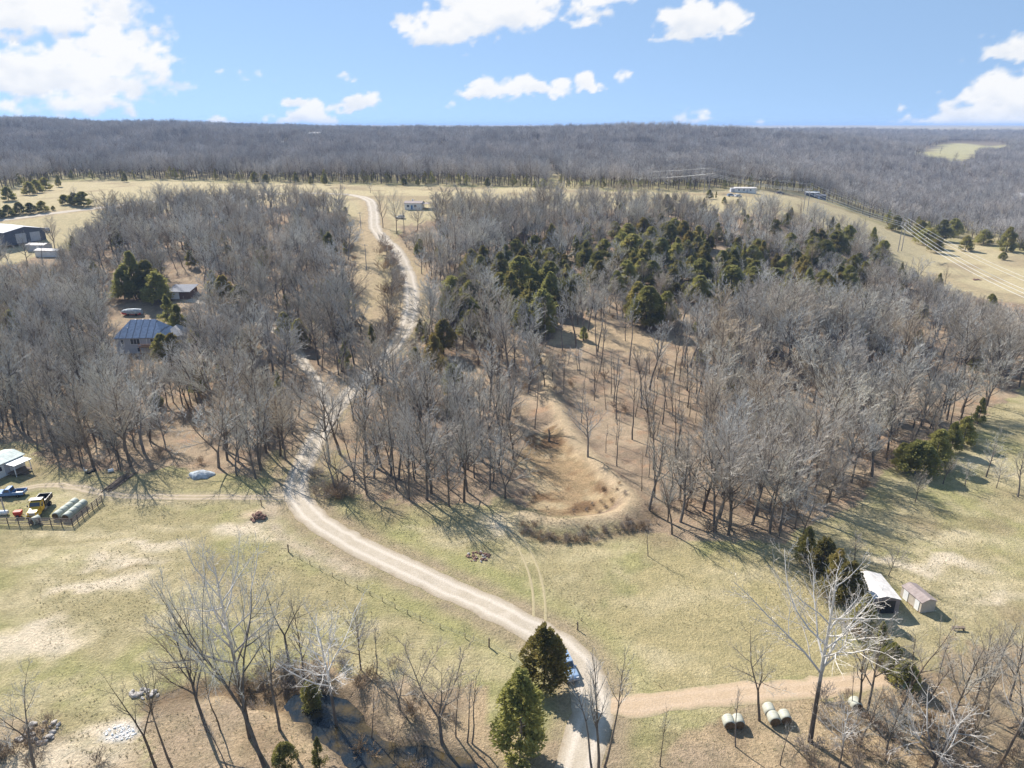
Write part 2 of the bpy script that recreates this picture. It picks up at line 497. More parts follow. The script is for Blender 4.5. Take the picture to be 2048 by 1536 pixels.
# ------------------------------------------------------------------ ground regions (traced on the photograph, laid on the land)
WOOD_L = W([(-200, 890), (60, 885), (100, 925), (200, 940), (330, 940), (470, 950), (555, 960), (590, 915), (640, 850), (660, 815), (720, 765), (790, 700), (795, 650), (775, 600), (735, 640), (720, 560), (705, 480), (690, 430), (600, 415), (480, 412), (330, 425), (200, 455), (160, 490), (60, 520), (-200, 560)])
WOOD_R = W([(655, 990), (760, 1005), (900, 1010), (1000, 1000), (1030, 1010), (1250, 1050), (1300, 1065), (1420, 1080), (1560, 1090), (1640, 1040), (1760, 960), (1850, 905), (1960, 835), (2060, 770), (2250, 700), (2250, 610), (2060, 612), (1950, 595), (1850, 570), (1780, 530), (1730, 480), (1600, 445), (1450, 428), (1330, 418), (1150, 420), (1000, 420), (900, 430), (850, 445), (800, 455), (795, 485), (835, 530), (855, 580), (855, 640), (815, 690), (745, 770), (690, 830), (640, 930)])
CREEKSIDE = W([(300, 1400), (420, 1365), (520, 1340), (700, 1330), (830, 1350), (930, 1380), (1000, 1450), (1120, 1500), (1150, 1560), (900, 1700), (250, 1700), (300, 1500)])
CORNER_R = W([(1230, 1500), (1400, 1470), (1520, 1400), (1660, 1400), (1780, 1370), (1850, 1300), (2100, 1270), (2300, 1700), (1250, 1700)])
CORNER_L = W([(-200, 1440), (60, 1440), (120, 1480), (280, 1460), (300, 1700), (-300, 1700)])
PLATEAU = W([(-250, 450), (-200, 400), (20, 385), (110, 364), (300, 362), (650, 369), (1100, 377), (1350, 387), (1480, 380), (1600, 388), (1700, 425), (1800, 465), (1950, 490), (2100, 520), (2300, 590), (2300, 660), (2050, 612), (1950, 595), (1850, 570), (1780, 530), (1730, 480), (1600, 445), (1450, 428), (1330, 418), (1000, 420), (850, 445), (790, 460), (760, 490), (735, 640), (720, 560), (705, 480), (690, 430), (600, 415), (330, 425), (200, 455), (60, 520), (-250, 560)])
CLEARING = W([(1100, 690), (1130, 650), (1200, 642), (1290, 665), (1345, 690), (1300, 710), (1180, 690)])
HAYFIELD = W([(1200, 1230), (1330, 1120), (1560, 1100), (1640, 1200), (1700, 1300), (1780, 1350), (1500, 1385), (1240, 1405), (1190, 1300)])
PATCHES = [((60, 1280), 8, 3.0, .95), ((210, 1172), 7, 2.2, .8), ((230, 1110), 10, 1.6, .55), ((90, 1120), 7, 2.2, .55), ((290, 1090), 9, 1.5, .7), ((170, 1070), 12, 1.3, .5), ((480, 1060), 5, 2.4, .8),
           ((260, 1150), 5, 1.4, .5), ((420, 1230), 8, 2.5, .4), ((690, 1240), 6, 2, .4), ((230, 1465), 3.2, 1.8, 1.2), ((1850, 1130), 9, 1.8, .8), ((1960, 1180), 8, 1.5, .7), ((1930, 1080), 9, 2.4, .6), ((1940, 1220), 6, 2, .4),
           ((1990, 930), 9, 4, .6), ((1000, 1040), 4, 4, .6), ((1800, 1250), 3.5, 4, .35), ((1010, 1060), 2.0, 4.0, .5), ((320, 1015), 7, 1.0, .4), ((120, 1010), 4.5, 3.5, .6)]
PATCHES += [((30, 1275), 5, 2.5, .9), ((110, 1290), 4, 2.2, .8), ((250, 1120), 6, 1.6, .8), ((310, 1085), 6, 1.2, .8), ((180, 1180), 4, 1.6, .9), ((240, 1165), 3, 1.4, .8), ((200, 1095), 7, 1.2, .6), ((350, 1050), 6, 1.2, .5), ((80, 1150), 4, 1.2, .6), ((390, 1190), 5, 1.6, .6), ((540, 1240), 4, 1.5, .5), ((330, 1250), 5, 1.4, .5), ((630, 1290), 4, 1.4, .5), ((20, 1200), 5, 1.2, .4), ((130, 1530), 6, 2.5, .8), ((200, 1500), 4, 1.6, .7), ((1500, 1150), 9, 2.5, .4), ((1350, 1200), 8, 3, .4), ((1300, 1330), 6, 3, .4), ((980, 1050), 2.5, 3.0, .8), ((900, 1080), 6, 1.5, .4), ((860, 1060), 7, 1.2, .45), ((1900, 1120), 5, 1.2, .8), ((2000, 1200), 6, 1.3, .8), ((1840, 1100), 5, 1.0, .6), ((1930, 1160), 4, 1, .6), ((1790, 1240), 2, 2.5, .7), ((470, 1050), 3, 1.6, .95), ((500, 1060), 3, 1.2, .95), ((540, 1075), 2.5, 1.0, .9)]
PATCHES = [(G(*p)[:2], a, b, k) for p, a, b, k in PATCHES]

ROAD_PX = [(1130, 1640), (1158, 1536), (1176, 1470), (1186, 1410), (1176, 1362), (1148, 1316), (1105, 1281), (1050, 1250), (960, 1205), (860, 1160), (760, 1114), (690, 1077), (640, 1045), (606, 1012), (592, 985), (600, 945), (624, 895), (650, 850), (676, 812), (712, 775), (748, 735), (788, 693), (814, 650), (823, 605), (820, 565), (806, 527), (788, 497), (766, 477), (750, 455), (748, 430), (742, 405), (722, 394), (690, 389), (600, 387), (480, 391), (340, 401), (190, 417), (60, 433), (-60, 448), (-250, 470)]
ROAD = smooth_line(W(ROAD_PX), 8)
TRACK = smooth_line(W([(572, 995), (500, 995), (400, 995), (320, 994), (250, 992), (200, 985), (150, 975), (90, 970), (20, 985), (-60, 1000)]), 6)
SHOULDER = smooth_line(W([(560, 985), (541, 1015), (545, 1050), (580, 1085), (640, 1115), (720, 1150)]), 6)
DRIVE = smooth_line(W([(652, 812), (640, 775), (615, 738), (592, 700), (560, 668), (500, 640), (430, 610), (375, 600)]), 6)
STRIP = smooth_line(W([(1190, 1418), (1300, 1408), (1400, 1396), (1520, 1384), (1640, 1374), (1740, 1362), (1800, 1356)]), 6)
UTIL = smooth_line(W([(720, 440), (722, 480), (727, 520), (738, 570), (748, 610), (760, 650)]), 6)

C_PAST = np.array([.31, .265, .15]); C_GREEN = np.array([.275, .27, .115]); C_STRAW = np.array([.41, .35, .215])
C_LITTER = np.array([.30, .225, .165]); C_TAN = np.array([.43, .36, .225]); C_BARE = np.array([.45, .37, .28])
C_BROWN = np.array([.21, .155, .105]); C_HAY = np.array([.345, .292, .16]); C_FAR = np.array([.17, .14, .12])
ASH = G(240, 1466)
FAR_OPEN = [W([(1815, 312), (1900, 286), (1960, 290), (2040, 296), (1960, 305), (1930, 322), (1890, 326)]), W([(540, 298), (545, 291), (585, 288), (585, 298)]), W([(1960, 296), (2000, 290), (2070, 292), (2060, 304), (1990, 302)])]
def ground_tint(X, Y):
    n1 = fbm(X / 9.0, Y / 9.0, 101, 4); n2 = fbm(X / 2.4, Y / 2.4, 131, 3); n3 = fbm(X / 30.0, Y / 30.0, 151, 3)
    jx = X + (fbm(X / 5.0, Y / 5.0, 11, 3) - .5) * 7; jy = Y + (fbm(X / 5.0, Y / 5.0, 23, 3) - .5) * 7
    c = np.repeat(C_PAST[None], X.size, 0)
    def mix(col, w):
        nonlocal c
        w = np.clip(w, 0, 1)[:, None]
        c = c * (1 - w) + col * w
    mix(C_GREEN, sst(.45, .68, n1) * .6)
    mix(C_STRAW, sst(.50, .72, n2 * .4 + n3 * .3 + fbm(X / 16., Y / 5., 171, 3) * .4) * .8)
    mix(C_BROWN, sst(.55, .75, fbm(X / 12., Y / 12., 181, 3)) * .45)
    mix(C_HAY, inside(jx, jy, HAYFIELD) * .85)
    mix(C_TAN, inside(jx, jy, PLATEAU) * (.8 + .2 * n1))
    mix(C_BROWN, inside(jx, jy, PLATEAU) * sst(.56, .7, fbm(X / 22., Y / 22., 191, 3)) * .5)
    w = (inside(jx, jy, WOOD_L) | inside(jx, jy, WOOD_R))
    mix(C_LITTER, w * (.75 + .25 * n2))
    mix(np.array([.37, .285, .20]), w * sst(.48, .68, n1) * .8)
    mix(np.array([.34, .185, .095]), w * sst(.60, .76, n2) * .35)
    mix(np.array([.17, .125, .095]), w * sst(.52, .68, fbm(X / 6., Y / 6., 163, 3)) * .6)
    for poly, k in ((CREEKSIDE, .9), (CORNER_R, .75), (CORNER_L, .7)):
        m = inside(jx, jy, poly)
        mix(C_LITTER * 1.08, m * k * (.7 + .3 * n2)); mix(np.array([.40, .30, .19]), m * sst(.5, .65, n1) * .7)
        mix(C_BROWN, m * sst(.52, .7, fbm(X / 4., Y / 4., 211, 3)) * .6)
    mix(np.array([.41, .31, .20]), inside(jx, jy, CLEARING) * .85)
    mix(np.array([.30, .215, .125]), inside(jx, jy, BASIN) * .9)
    mix(np.array([.17, .105, .06]), inside(jx, jy, BASIN) * sst(.47, .6, fbm(X / 4.5, Y / 4.5, 221, 3)) * .9); mix(np.array([.42, .33, .21]), inside(jx, jy, BASIN) * sst(.55, .66, fbm(X / 3., Y / 3., 227, 3)) * .8)
    d, _ = seg_dist(X, Y, BERM)
    mix(np.array([.41, .32, .215]), np.exp(-(d / 2.1) ** 4) * .9)
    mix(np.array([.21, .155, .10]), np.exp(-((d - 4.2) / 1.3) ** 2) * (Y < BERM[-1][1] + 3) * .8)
    for (p, a, b, k) in PATCHES:
        q = ((jx - p[0]) / a) ** 2 + ((jy - p[1]) / b) ** 2
        mix(np.array([.56, .475, .36]) if k > .75 else np.array([.50, .425, .285]), np.exp(-q * q * .8) * k * (.55 + 1.5 * (n2 - .2)))
    d, _ = seg_dist(X, Y, ROAD)
    far = sst(200, 300, Y)
    mix(np.array([.30, .235, .165]), np.exp(-((d - 3.4) / 1.6) ** 2) * (.75 - .3 * far) * (.5 + n2))
    mix(C_GREEN, np.exp(-((d - 6.5) / 1.8) ** 2) * .45 * (Y < 140))
    d = np.hypot((X - ASH[0]) / 2.0, (Y - ASH[1]) / 1.2)
    mix(np.array([.62, .60, .60]), np.exp(-d ** 4) * sst(.35, .6, n2 + fbm(X / .8, Y / .8, 271, 2) * .4))
    d, _ = seg_dist(X, Y, SHOULDER)
    mix(C_BARE * .95, np.exp(-(d / 1.7) ** 2) * (.45 + .8 * n2))
    d, _ = seg_dist(X, Y, TRACK)
    mix(C_BARE * .9, np.exp(-(d / 2.2) ** 2) * (.2 + .8 * n2))
    d, _ = seg_dist(X, Y, UTIL)
    mix(np.array([.40, .31, .20]), np.exp(-(d / 7.0) ** 4) * .85)
    d, _ = seg_dist(X, Y, ROAD)
    mix(np.array([.40, .31, .20]), np.exp(-(d / 7.0) ** 4) * sst(215, 235, Y) * (Y < 400) * .8)
    d, arc = seg_dist(X, Y, CREEK)
    w = np.interp(arc, _cl, _cw)
    mix(np.array([.15, .105, .065]), (1 - sst(w, w + 2.0, d)) * .8)
    mix(np.array([.33, .26, .19]), (1 - sst(0, w * .8, d)) * sst(.45, .6, n2) * .6)
    d = np.hypot(X - MOUND[0] + .8, (Y - MOUND[1]) * 1.3)
    mix(np.array([.46, .36, .27]), np.exp(-(d / 3.2) ** 2) * (.4 + .7 * n2))
    mix(C_FAR, sst(560, 700, Y) * .9); mix(np.array([.30, .275, .24]), sst(2200, 2700, Y) * .9)
    for poly in FAR_OPEN: mix(np.array([.36, .33, .19]), inside(X, Y, poly) * .95)
    return c

def terrain():
    def grow(a, s, g, end):
        out = [a]
        while out[-1] < end: out.append(out[-1] + s); s *= g
        return out
    xp = list(np.arange(0, 118, .85)) + grow(118.4, .9, 1.045, 14000)
    xs = np.array([-v for v in xp[:0:-1]] + xp)
    ys = np.array([-v for v in grow(-38.0, 1.2, 1.12, 320)][::-1][:-1] + list(np.arange(38, 190, .85)) + grow(190.3, .9, 1.022, 14000))
    XX, YY = np.meshgrid(xs, ys)
    X, Y = XX.ravel(), YY.ravel()
    Z = hz(X, Y)
    # far woods read as a rough canopy skin from here on
    Z = Z + sst(2150, 2500, Y) * (vnoise(X / 14., Y / 14., 301) * 9)
    nx, ny = len(xs), len(ys)
    idx = np.arange(nx * ny).reshape(ny, nx)
    F = np.stack([idx[:-1, :-1], idx[:-1, 1:], idx[1:, 1:], idx[1:, :-1]], -1).reshape(-1, 4)
    me = mesh_np('ground', np.stack([X, Y, Z], 1), [F], smooth=True)
    at = me.attributes.new('ground_tint', 'FLOAT_COLOR', 'POINT')
    c = np.ones((X.size, 4), np.float32); c[:, :3] = ground_tint(X, Y)
    at.data.foreach_set('color', c.ravel())
    m, nt, b = new_mat('ground_cover')
    a = nt.nodes.new('ShaderNodeAttribute'); a.attribute_name = 'ground_tint'
    f1 = nnoise(nt, 2.6, 5, .68); f2 = nnoise(nt, .55, 4, .6); f3 = nnoise(nt, 9.0, 2, .6)
    c1 = nmix(nt, nramp(nt, f1, .36, .66), (.80, .79, .77), (1.16, 1.155, 1.14))
    c2 = nmix(nt, nramp(nt, f2, .3, .7), (.80, .82, .80), (1.17, 1.14, 1.12))
    c3 = nmix(nt, nramp(nt, f3, .4, .6), (.86, .86, .85), (1.09, 1.09, 1.09))
    col = nmix(nt, 1.0, nmix(nt, 1.0, nmix(nt, 1.0, a.outputs['Color'], c1, 'MULTIPLY'), c2, 'MULTIPLY'), c3, 'MULTIPLY')
    nt.links.new(col, b.inputs['Base Color'])
    b.inputs['Roughness'].default_value = 1.0; b.inputs['Specular IOR Level'].default_value = 0.05
    nbump(nt, b, nmath(nt, 'MULTIPLY_ADD', f3, .35, f1), .3)
    me.materials.append(m)
    return tag(link('ground', me), 'pasture, leaf littered wood floor and far wooded hills', kind='structure')
terrain()

def ribbon(name, line, width, lift, mat, label, edge=.35, ncross=9, seed=1, step=1.2):
    """a draped strip with ragged edges"""
    pts = np.array(line)
    seg = np.hypot(*np.diff(pts, axis=0).T); s = np.concatenate([[0], np.cumsum(seg)])
    n = max(4, int(s[-1] / step)); t = np.linspace(0, s[-1], n)
    P = np.stack([np.interp(t, s, pts[:, 0]), np.interp(t, s, pts[:, 1])], 1)
    D = np.gradient(P, axis=0); D /= np.hypot(D[:, 0], D[:, 1])[:, None]
    N = np.stack([-D[:, 1], D[:, 0]], 1)
    wl = width / 2 + (fbm(t / 2.2, t * 0 + 3.1, seed, 3) - .5) * 2 * edge; wr = width / 2 + (fbm(t / 2.2, t * 0 + 9.7, seed + 5, 3) - .5) * 2 * edge
    if name == 'gravel_road': wl, wr = wl * (1 + .2 * sst(190, 230, P[:, 1])), wr * (1 + .2 * sst(190, 230, P[:, 1]))
    V = []; A = []
    for k in range(ncross):
        u = k / (ncross - 1)
        off = -wl + (wl + wr) * u
        q = P + N * off[:, None]
        z = hz(q[:, 0], q[:, 1]) + lift * (1 - (2 * u - 1) ** 6 * .9) + 1e-4 * q[:, 1]
        V.append(np.stack([q[:, 0], q[:, 1], z], 1)); A.append(np.full(n, u))
    V = np.stack(V, 1).reshape(-1, 3); A = np.stack(A, 1).ravel()
    idx = np.arange(n * ncross).reshape(n, ncross)
    F = np.stack([idx[:-1, :-1], idx[:-1, 1:], idx[1:, 1:], idx[1:, :-1]], -1).reshape(-1, 4)[:, ::-1]
    me = mesh_np(name, V, [F], [mat], smooth=True)
    at = me.attributes.new('across', 'FLOAT', 'POINT'); at.data.foreach_set('value', A.astype(np.float32))
    o = link(name, me); tag(o, label, kind='structure'); return o

def road_mat(name, pale, dark, ruts=.5, edge=(.30, .245, .175)):
    m, nt, b = new_mat(name)
    a = nt.nodes.new('ShaderNodeAttribute'); a.attribute_name = 'across'
    u = nmath(nt, 'ABSOLUTE', nmath(nt, 'MULTIPLY_ADD', a.outputs['Fac'], 2.0, -1.0))      # 0 middle, 1 edge
    f1 = nnoise(nt, .5, 5, .6); f2 = nnoise(nt, 5.0, 4, .65)
    rut = nmath(nt, 'ABSOLUTE', nmath(nt, 'SUBTRACT', u, .45))
    rutm = nramp(nt, rut, .05, .22, 1, 0)
    c = nmix(nt, nmath(nt, 'MULTIPLY', rutm, ruts), dark, pale)
    c = nmix(nt, nramp(nt, f1, .38, .66), c, nmix(nt, .5, c, pale))
    e = nmath(nt, 'ADD', u, nmath(nt, 'MULTIPLY', nmath(nt, 'SUBTRACT', f1, .5), .9))
    c = nmix(nt, nramp(nt, e, .70, 1.0), c, edge)
    c = nmix(nt, nramp(nt, f2, .35, .68, .0, 1), nmix(nt, 1.0, c, (.84, .83, .82), 'MULTIPLY'), nmix(nt, 1.0, c, (1.06, 1.05, 1.04), 'MULTIPLY'))
    nt.links.new(c, b.inputs['Base Color']); b.inputs['Roughness'].default_value = 1.0
    nbump(nt, b, f2, .08)
    return m
M_ROAD = road_mat('pale_gravel', (.50, .44, .365), (.385, .33, .255), 1.0)
M_TRACK = road_mat('worn_track', (.43, .35, .26), (.31, .255, .165), .9, (.29, .245, .135))
M_DIRT = road_mat('orange_dirt', (.47, .36, .255), (.42, .315, .21), .6, (.33, .27, .165))
M_RUT = road_mat('tyre_rut', (.36, .305, .185), (.34, .285, .17), .5, (.31, .262, .145))
ribbon('gravel_road', ROAD, 5.0, .07, M_ROAD, 'pale winding gravel road climbing from the creek to the far field', .5, 11, 3)
ribbon('farm_track', TRACK, 2.6, .05, M_TRACK, 'narrow worn track leading off the road to the corral', .5, 7, 8)
ribbon('house_drive', DRIVE, 3.2, .05, M_ROAD, 'narrow gravel drive branching off towards the hip roofed house', .4, 7, 12)
ribbon('dirt_strip', STRIP, 3.4, .05, M_DIRT, 'straight orange dirt strip beside the round bales', .8, 9, 15)
for off in (-.85, .85):
    L_ = smooth_line(W([(1018, 1058), (1040, 1085), (1058, 1120), (1072, 1160), (1079, 1205), (1078, 1243)]), 6)
    arr = np.array(L_); D = np.gradient(arr, axis=0); D /= np.hypot(D[:, 0], D[:, 1])[:, None]
    ribbon('tyre_rut', [tuple(p) for p in arr + np.stack([-D[:, 1], D[:, 0]], 1) * off], .42, .03, M_RUT, 'pale tyre rut curving from the pond to the road', .08, 4, 20, .8)

# creek water
def water():
    pts = np.array(CREEK); n = len(pts)
    D = np.gradient(pts, axis=0); D /= np.hypot(D[:, 0], D[:, 1])[:, None]; N = np.stack([-D[:, 1], D[:, 0]], 1)
    V = []; F = []
    i0 = int(np.argmax(_cw > 1.2)); pts, N, D, cw_ = pts[i0:], N[i0:], D[i0:], _cw[i0:]; n = len(pts)
    for i in range(n):
        for k in range(5):
            q = pts[i] + N[i] * (cw_[i] + 1.2) * min(1, .4 + i * .2) * (k / 2 - 1)
            V.append((q[0], q[1], -1.05 + .0 * k))
    for i in range(n - 1):
        for k in range(4): F.append((i * 5 + k, i * 5 + k + 1, i * 5 + k + 6, i * 5 + k + 5))
    m, nt, b = new_mat('creek_water')
    c = nmix(nt, nramp(nt, nnoise(nt, .35, 4, .6), .42, .6), (.012, .018, .024), (.07, .052, .025))
    nt.links.new(c, b.inputs['Base Color']); b.inputs['Roughness'].default_value = .12; b.inputs['Specular IOR Level'].default_value = .35
    nbump(nt, b, nnoise(nt, 3.0, 3, .5), .03, .6)
    me = mesh_np('creek_water', V, [np.array(F)[:, ::-1]], [m], smooth=True)
    tag(link('creek_water', me), 'dark blue creek pool under the bare trees', kind='structure')
water()

# ------------------------------------------------------------------ trees
def perp(rng, d):
    u = d.orthogonal().normalized()
    return Matrix.Rotation(rng.uniform(0, 6.2832), 3, d) @ u
class Skel:
    def __init__(s): s.seg = {0: [], 1: []}          # 0 trunk and limbs, 1 crown
    def add(s, p0, p1, r0, r1, lev, part): s.seg[part].append((*p0, *p1, r0, r1, lev))
def grow(sk, rng, p, d, L, r, lev, P):
    n = P['nseg'][lev]
    pts = [(p.copy(), d.copy(), r)]
    tip = P['tip'][lev]
    for i in range(n):
        j = P['jit'][lev]
        d = (d + Vector((rng.uniform(-j, j), rng.uniform(-j, j), rng.uniform(-j, j) * .6)) + Vector((0, 0, P['up'][lev]))).normalized()
        q = p + d * (L / n)
        r1 = r0 = pts[-1][2]
        r1 = r * (1 - (1 - tip) * (i + 1) / n)
        sk.add(p, q, r0, r1, lev, 0 if lev <= P['trunk_lev'] else 1)
        p = q; pts.append((p.copy(), d.copy(), r1))
    if lev >= P['maxlev']: return pts
    st = P['start'][lev]
    cnt = max(1, int(round(P['cnt'][lev] * (L / P['Lref'][lev]) ** .6 * rng.uniform(.8, 1.2))))
    az = rng.uniform(0, 6.28)
    for k in range(cnt):
        f = st + (1 - st) * (k + rng.uniform(.1, .9)) / cnt
        x = f * n; i = min(n - 1, int(x)); t = x - i
        a, b = pts[i], pts[i + 1]
        pp = a[0].lerp(b[0], t); dd = a[1].lerp(b[1], t).normalized(); rr = a[2] + (b[2] - a[2]) * t
        az += 2.4 + rng.uniform(-.7, .7)
        u = dd.orthogonal().normalized(); side = Matrix.Rotation(az, 3, dd) @ u
        ang = P['ang'][lev] * rng.uniform(.7, 1.25)
        nd = (dd * math.cos(ang) + side * math.sin(ang)).normalized()
        shape = P['shape'](f) if lev == 0 else (1 - .55 * f)
        grow(sk, rng, pp, nd, L * P['ratio'][lev] * shape * rng.uniform(.7, 1.2), min(rr * P['rr'][lev], rr * .95), lev + 1, P)
    return pts
def tree_params(H, kind):
    P = dict(maxlev=4, trunk_lev=1, nseg=[7, 5, 4, 2, 1], tip=[.12, .15, .2, .3, .0], jit=[.10, .20, .20, .20, .2], up=[.05, .09, .10, .10, .08],
             start=[.27, .12, .1, .08], cnt=[13, 7, 6, 4], ratio=[.40, .48, .52, .72], ang=[.80, .62, .52, .46], rr=[.68, .62, .55, .6],
             Lref=[H * .92, H * .92 * .3, H * .11, H * .05], shape=lambda f: .45 + 1.3 * (1 - f) if f > .3 else 1.0)
    if kind == 'slender':
        P.update(start=[.36, .15, .1, .08], ratio=[.32, .47, .54, .75], ang=[.58, .52, .48, .44], cnt=[13, 7, 6, 4], up=[.05, .12, .08, .05, .03])
    elif kind == 'syc':
        P.update(start=[.42, .12, .1, .08], ratio=[.50, .47, .48, .60], ang=[1.0, .75, .75, .7], cnt=[14, 8, 6, 4], jit=[.05, .30, .32, .3, .3], tip=[.3, .2, .2, .3, 0])
    elif kind == 'pole':
        P.update(start=[.55, .2, .12, .1], ratio=[.24, .45, .5, .7], ang=[.52, .5, .5, .5], cnt=[10, 6, 5, 4], up=[.05, .14, .08, .05, .03])
    elif kind == 'wide':
        P.update(start=[.25, .12, .1, .08], ratio=[.50, .49, .52, .70], ang=[.92, .62, .52, .48], cnt=[13, 8, 6, 4], jit=[.14, .24, .22, .2, .2])
    elif kind == 'far':
        P.update(maxlev=3, cnt=[13, 8, 8], nseg=[4, 3, 2, 1], tip=[.15, .2, .3, 0], Lref=[H * .92, H * .3, H * .12])
    return P
def make_bare(seed, H, kind='round', rbase=.0125, leaders=0, thick=1.0, lean=0.05, cnt_scale=1.0):
    rng = random.Random(seed)
    sk = Skel(); P = tree_params(H, kind)
    P['cnt'] = [c * cnt_scale if i >= 1 else c for i, c in enumerate(P['cnt'])]
    d0 = Vector((rng.uniform(-lean, lean), rng.uniform(-lean, lean), 1)).normalized()
    r = H * rbase
    if leaders:
        th = H * rng.uniform(.18, .34)
        p = Vector((0, 0, -.3)); dd = d0
        for i in range(3):
            q = p + (dd + Vector((rng.uniform(-.06, .06), rng.uniform(-.06, .06), 0))).normalized() * (th / 3)
            sk.add(p, q, r * (1.15 - .1 * i), r * (1.05 - .1 * i), 0, 0); p = q
        az = rng.uniform(0, 6.28)
        for k in range(leaders):
            az += 6.283 / leaders + rng.uniform(-.5, .5); a = rng.uniform(.25, .6)
            nd = Vector((math.cos(az) * math.sin(a), math.sin(az) * math.sin(a), math.cos(a)))
            P2 = dict(P); P2['start'] = [.12] + P['start'][1:]; P2['cnt'] = [P['cnt'][0] * .8] + P['cnt'][1:]
            grow(sk, rng, p, nd, (H - th) * rng.uniform(.8, 1.05), r * .62, 0, P2)
    else:
        grow(sk, rng, Vector((0, 0, -.3)), d0, H * .95, r, 0, P)
    return sk, thick
def build_segs(segs, thick):
    """segments -> verts, faces; sides by level, twig ends come to a point"""
    if not segs: return np.zeros((0, 3)), []
    A = np.array(segs); V = []; F4 = []; F3 = []; base = 0
    for lev in np.unique(A[:, 8]):
        S = A[A[:, 8] == lev]
        k = {0: 7, 1: 5, 2: 3}.get(int(lev), 3)
        p0, p1 = S[:, 0:3], S[:, 3:6]; r0, r1 = S[:, 6], S[:, 7]
        mn = {0: .02, 1: .02, 2: .016 * thick, 3: .013 * thick, 4: .011 * thick}[int(lev)]
        r0 = np.maximum(r0, mn); point = r1 <= 1e-5
        d = p1 - p0; d /= np.linalg.norm(d, axis=1)[:, None] + 1e-9
        ref = np.where(np.abs(d[:, 2:3]) < .9, np.array([[0, 0, 1.]]), np.array([[1., 0, 0]]))
        u = np.cross(d, ref); u /= np.linalg.norm(u, axis=1)[:, None]; v = np.cross(d, u)
        ang = np.arange(k) * 2 * math.pi / k
        ring = u[:, None] * np.cos(ang)[None, :, None] + v[:, None] * np.sin(ang)[None, :, None]
        if point.all():
            VV = np.concatenate([p0[:, None] + ring * r0[:, None, None], p1[:, None]], 1)
            b = base + np.arange(len(S))[:, None] * (k + 1)
            for j in range(k): F3.append(np.concatenate([b + j, b + (j + 1) % k, b + k], 1))
            base += len(S) * (k + 1)
        else:
            r1 = np.maximum(r1, mn * .6)
            VV = np.concatenate([p0[:, None] + ring * r0[:, None, None], p1[:, None] + ring * r1[:, None, None]], 1)
            b = base + np.arange(len(S))[:, None] * (2 * k)
            for j in range(k): F4.append(np.concatenate([b + j, b + (j + 1) % k, b + k + (j + 1) % k, b + k + j], 1))
            base += len(S) * 2 * k
        V.append(VV.reshape(-1, 3))
    F = []
    if F4: F.append(np.concatenate(F4))
    if F3: F.append(np.concatenate(F3))
    return np.concatenate(V), F
def bare_meshes(name, skt, mt, mc):
    sk, th = skt
    v, f = build_segs(sk.seg[0], th); a = mesh_np(name + '_trunk', v, f, [mt])
    v, f = build_segs(sk.seg[1], th); b = mesh_np(name + '_crown', v, f, [mc])
    return a, b
def bare_joined(name, skt, mt, mc):
    sk, th = skt
    v0, f0 = build_segs(sk.seg[0], th); v1, f1 = build_segs(sk.seg[1], th)
    F = f0 + [f + len(v0) for f in f1]
    fm = np.concatenate([np.zeros(sum(len(f) for f in f0)), np.ones(sum(len(f) for f in f1))])
    order = F
    return mesh_np(name, np.concatenate([v0, v1]), order, [mt, mc], fm)

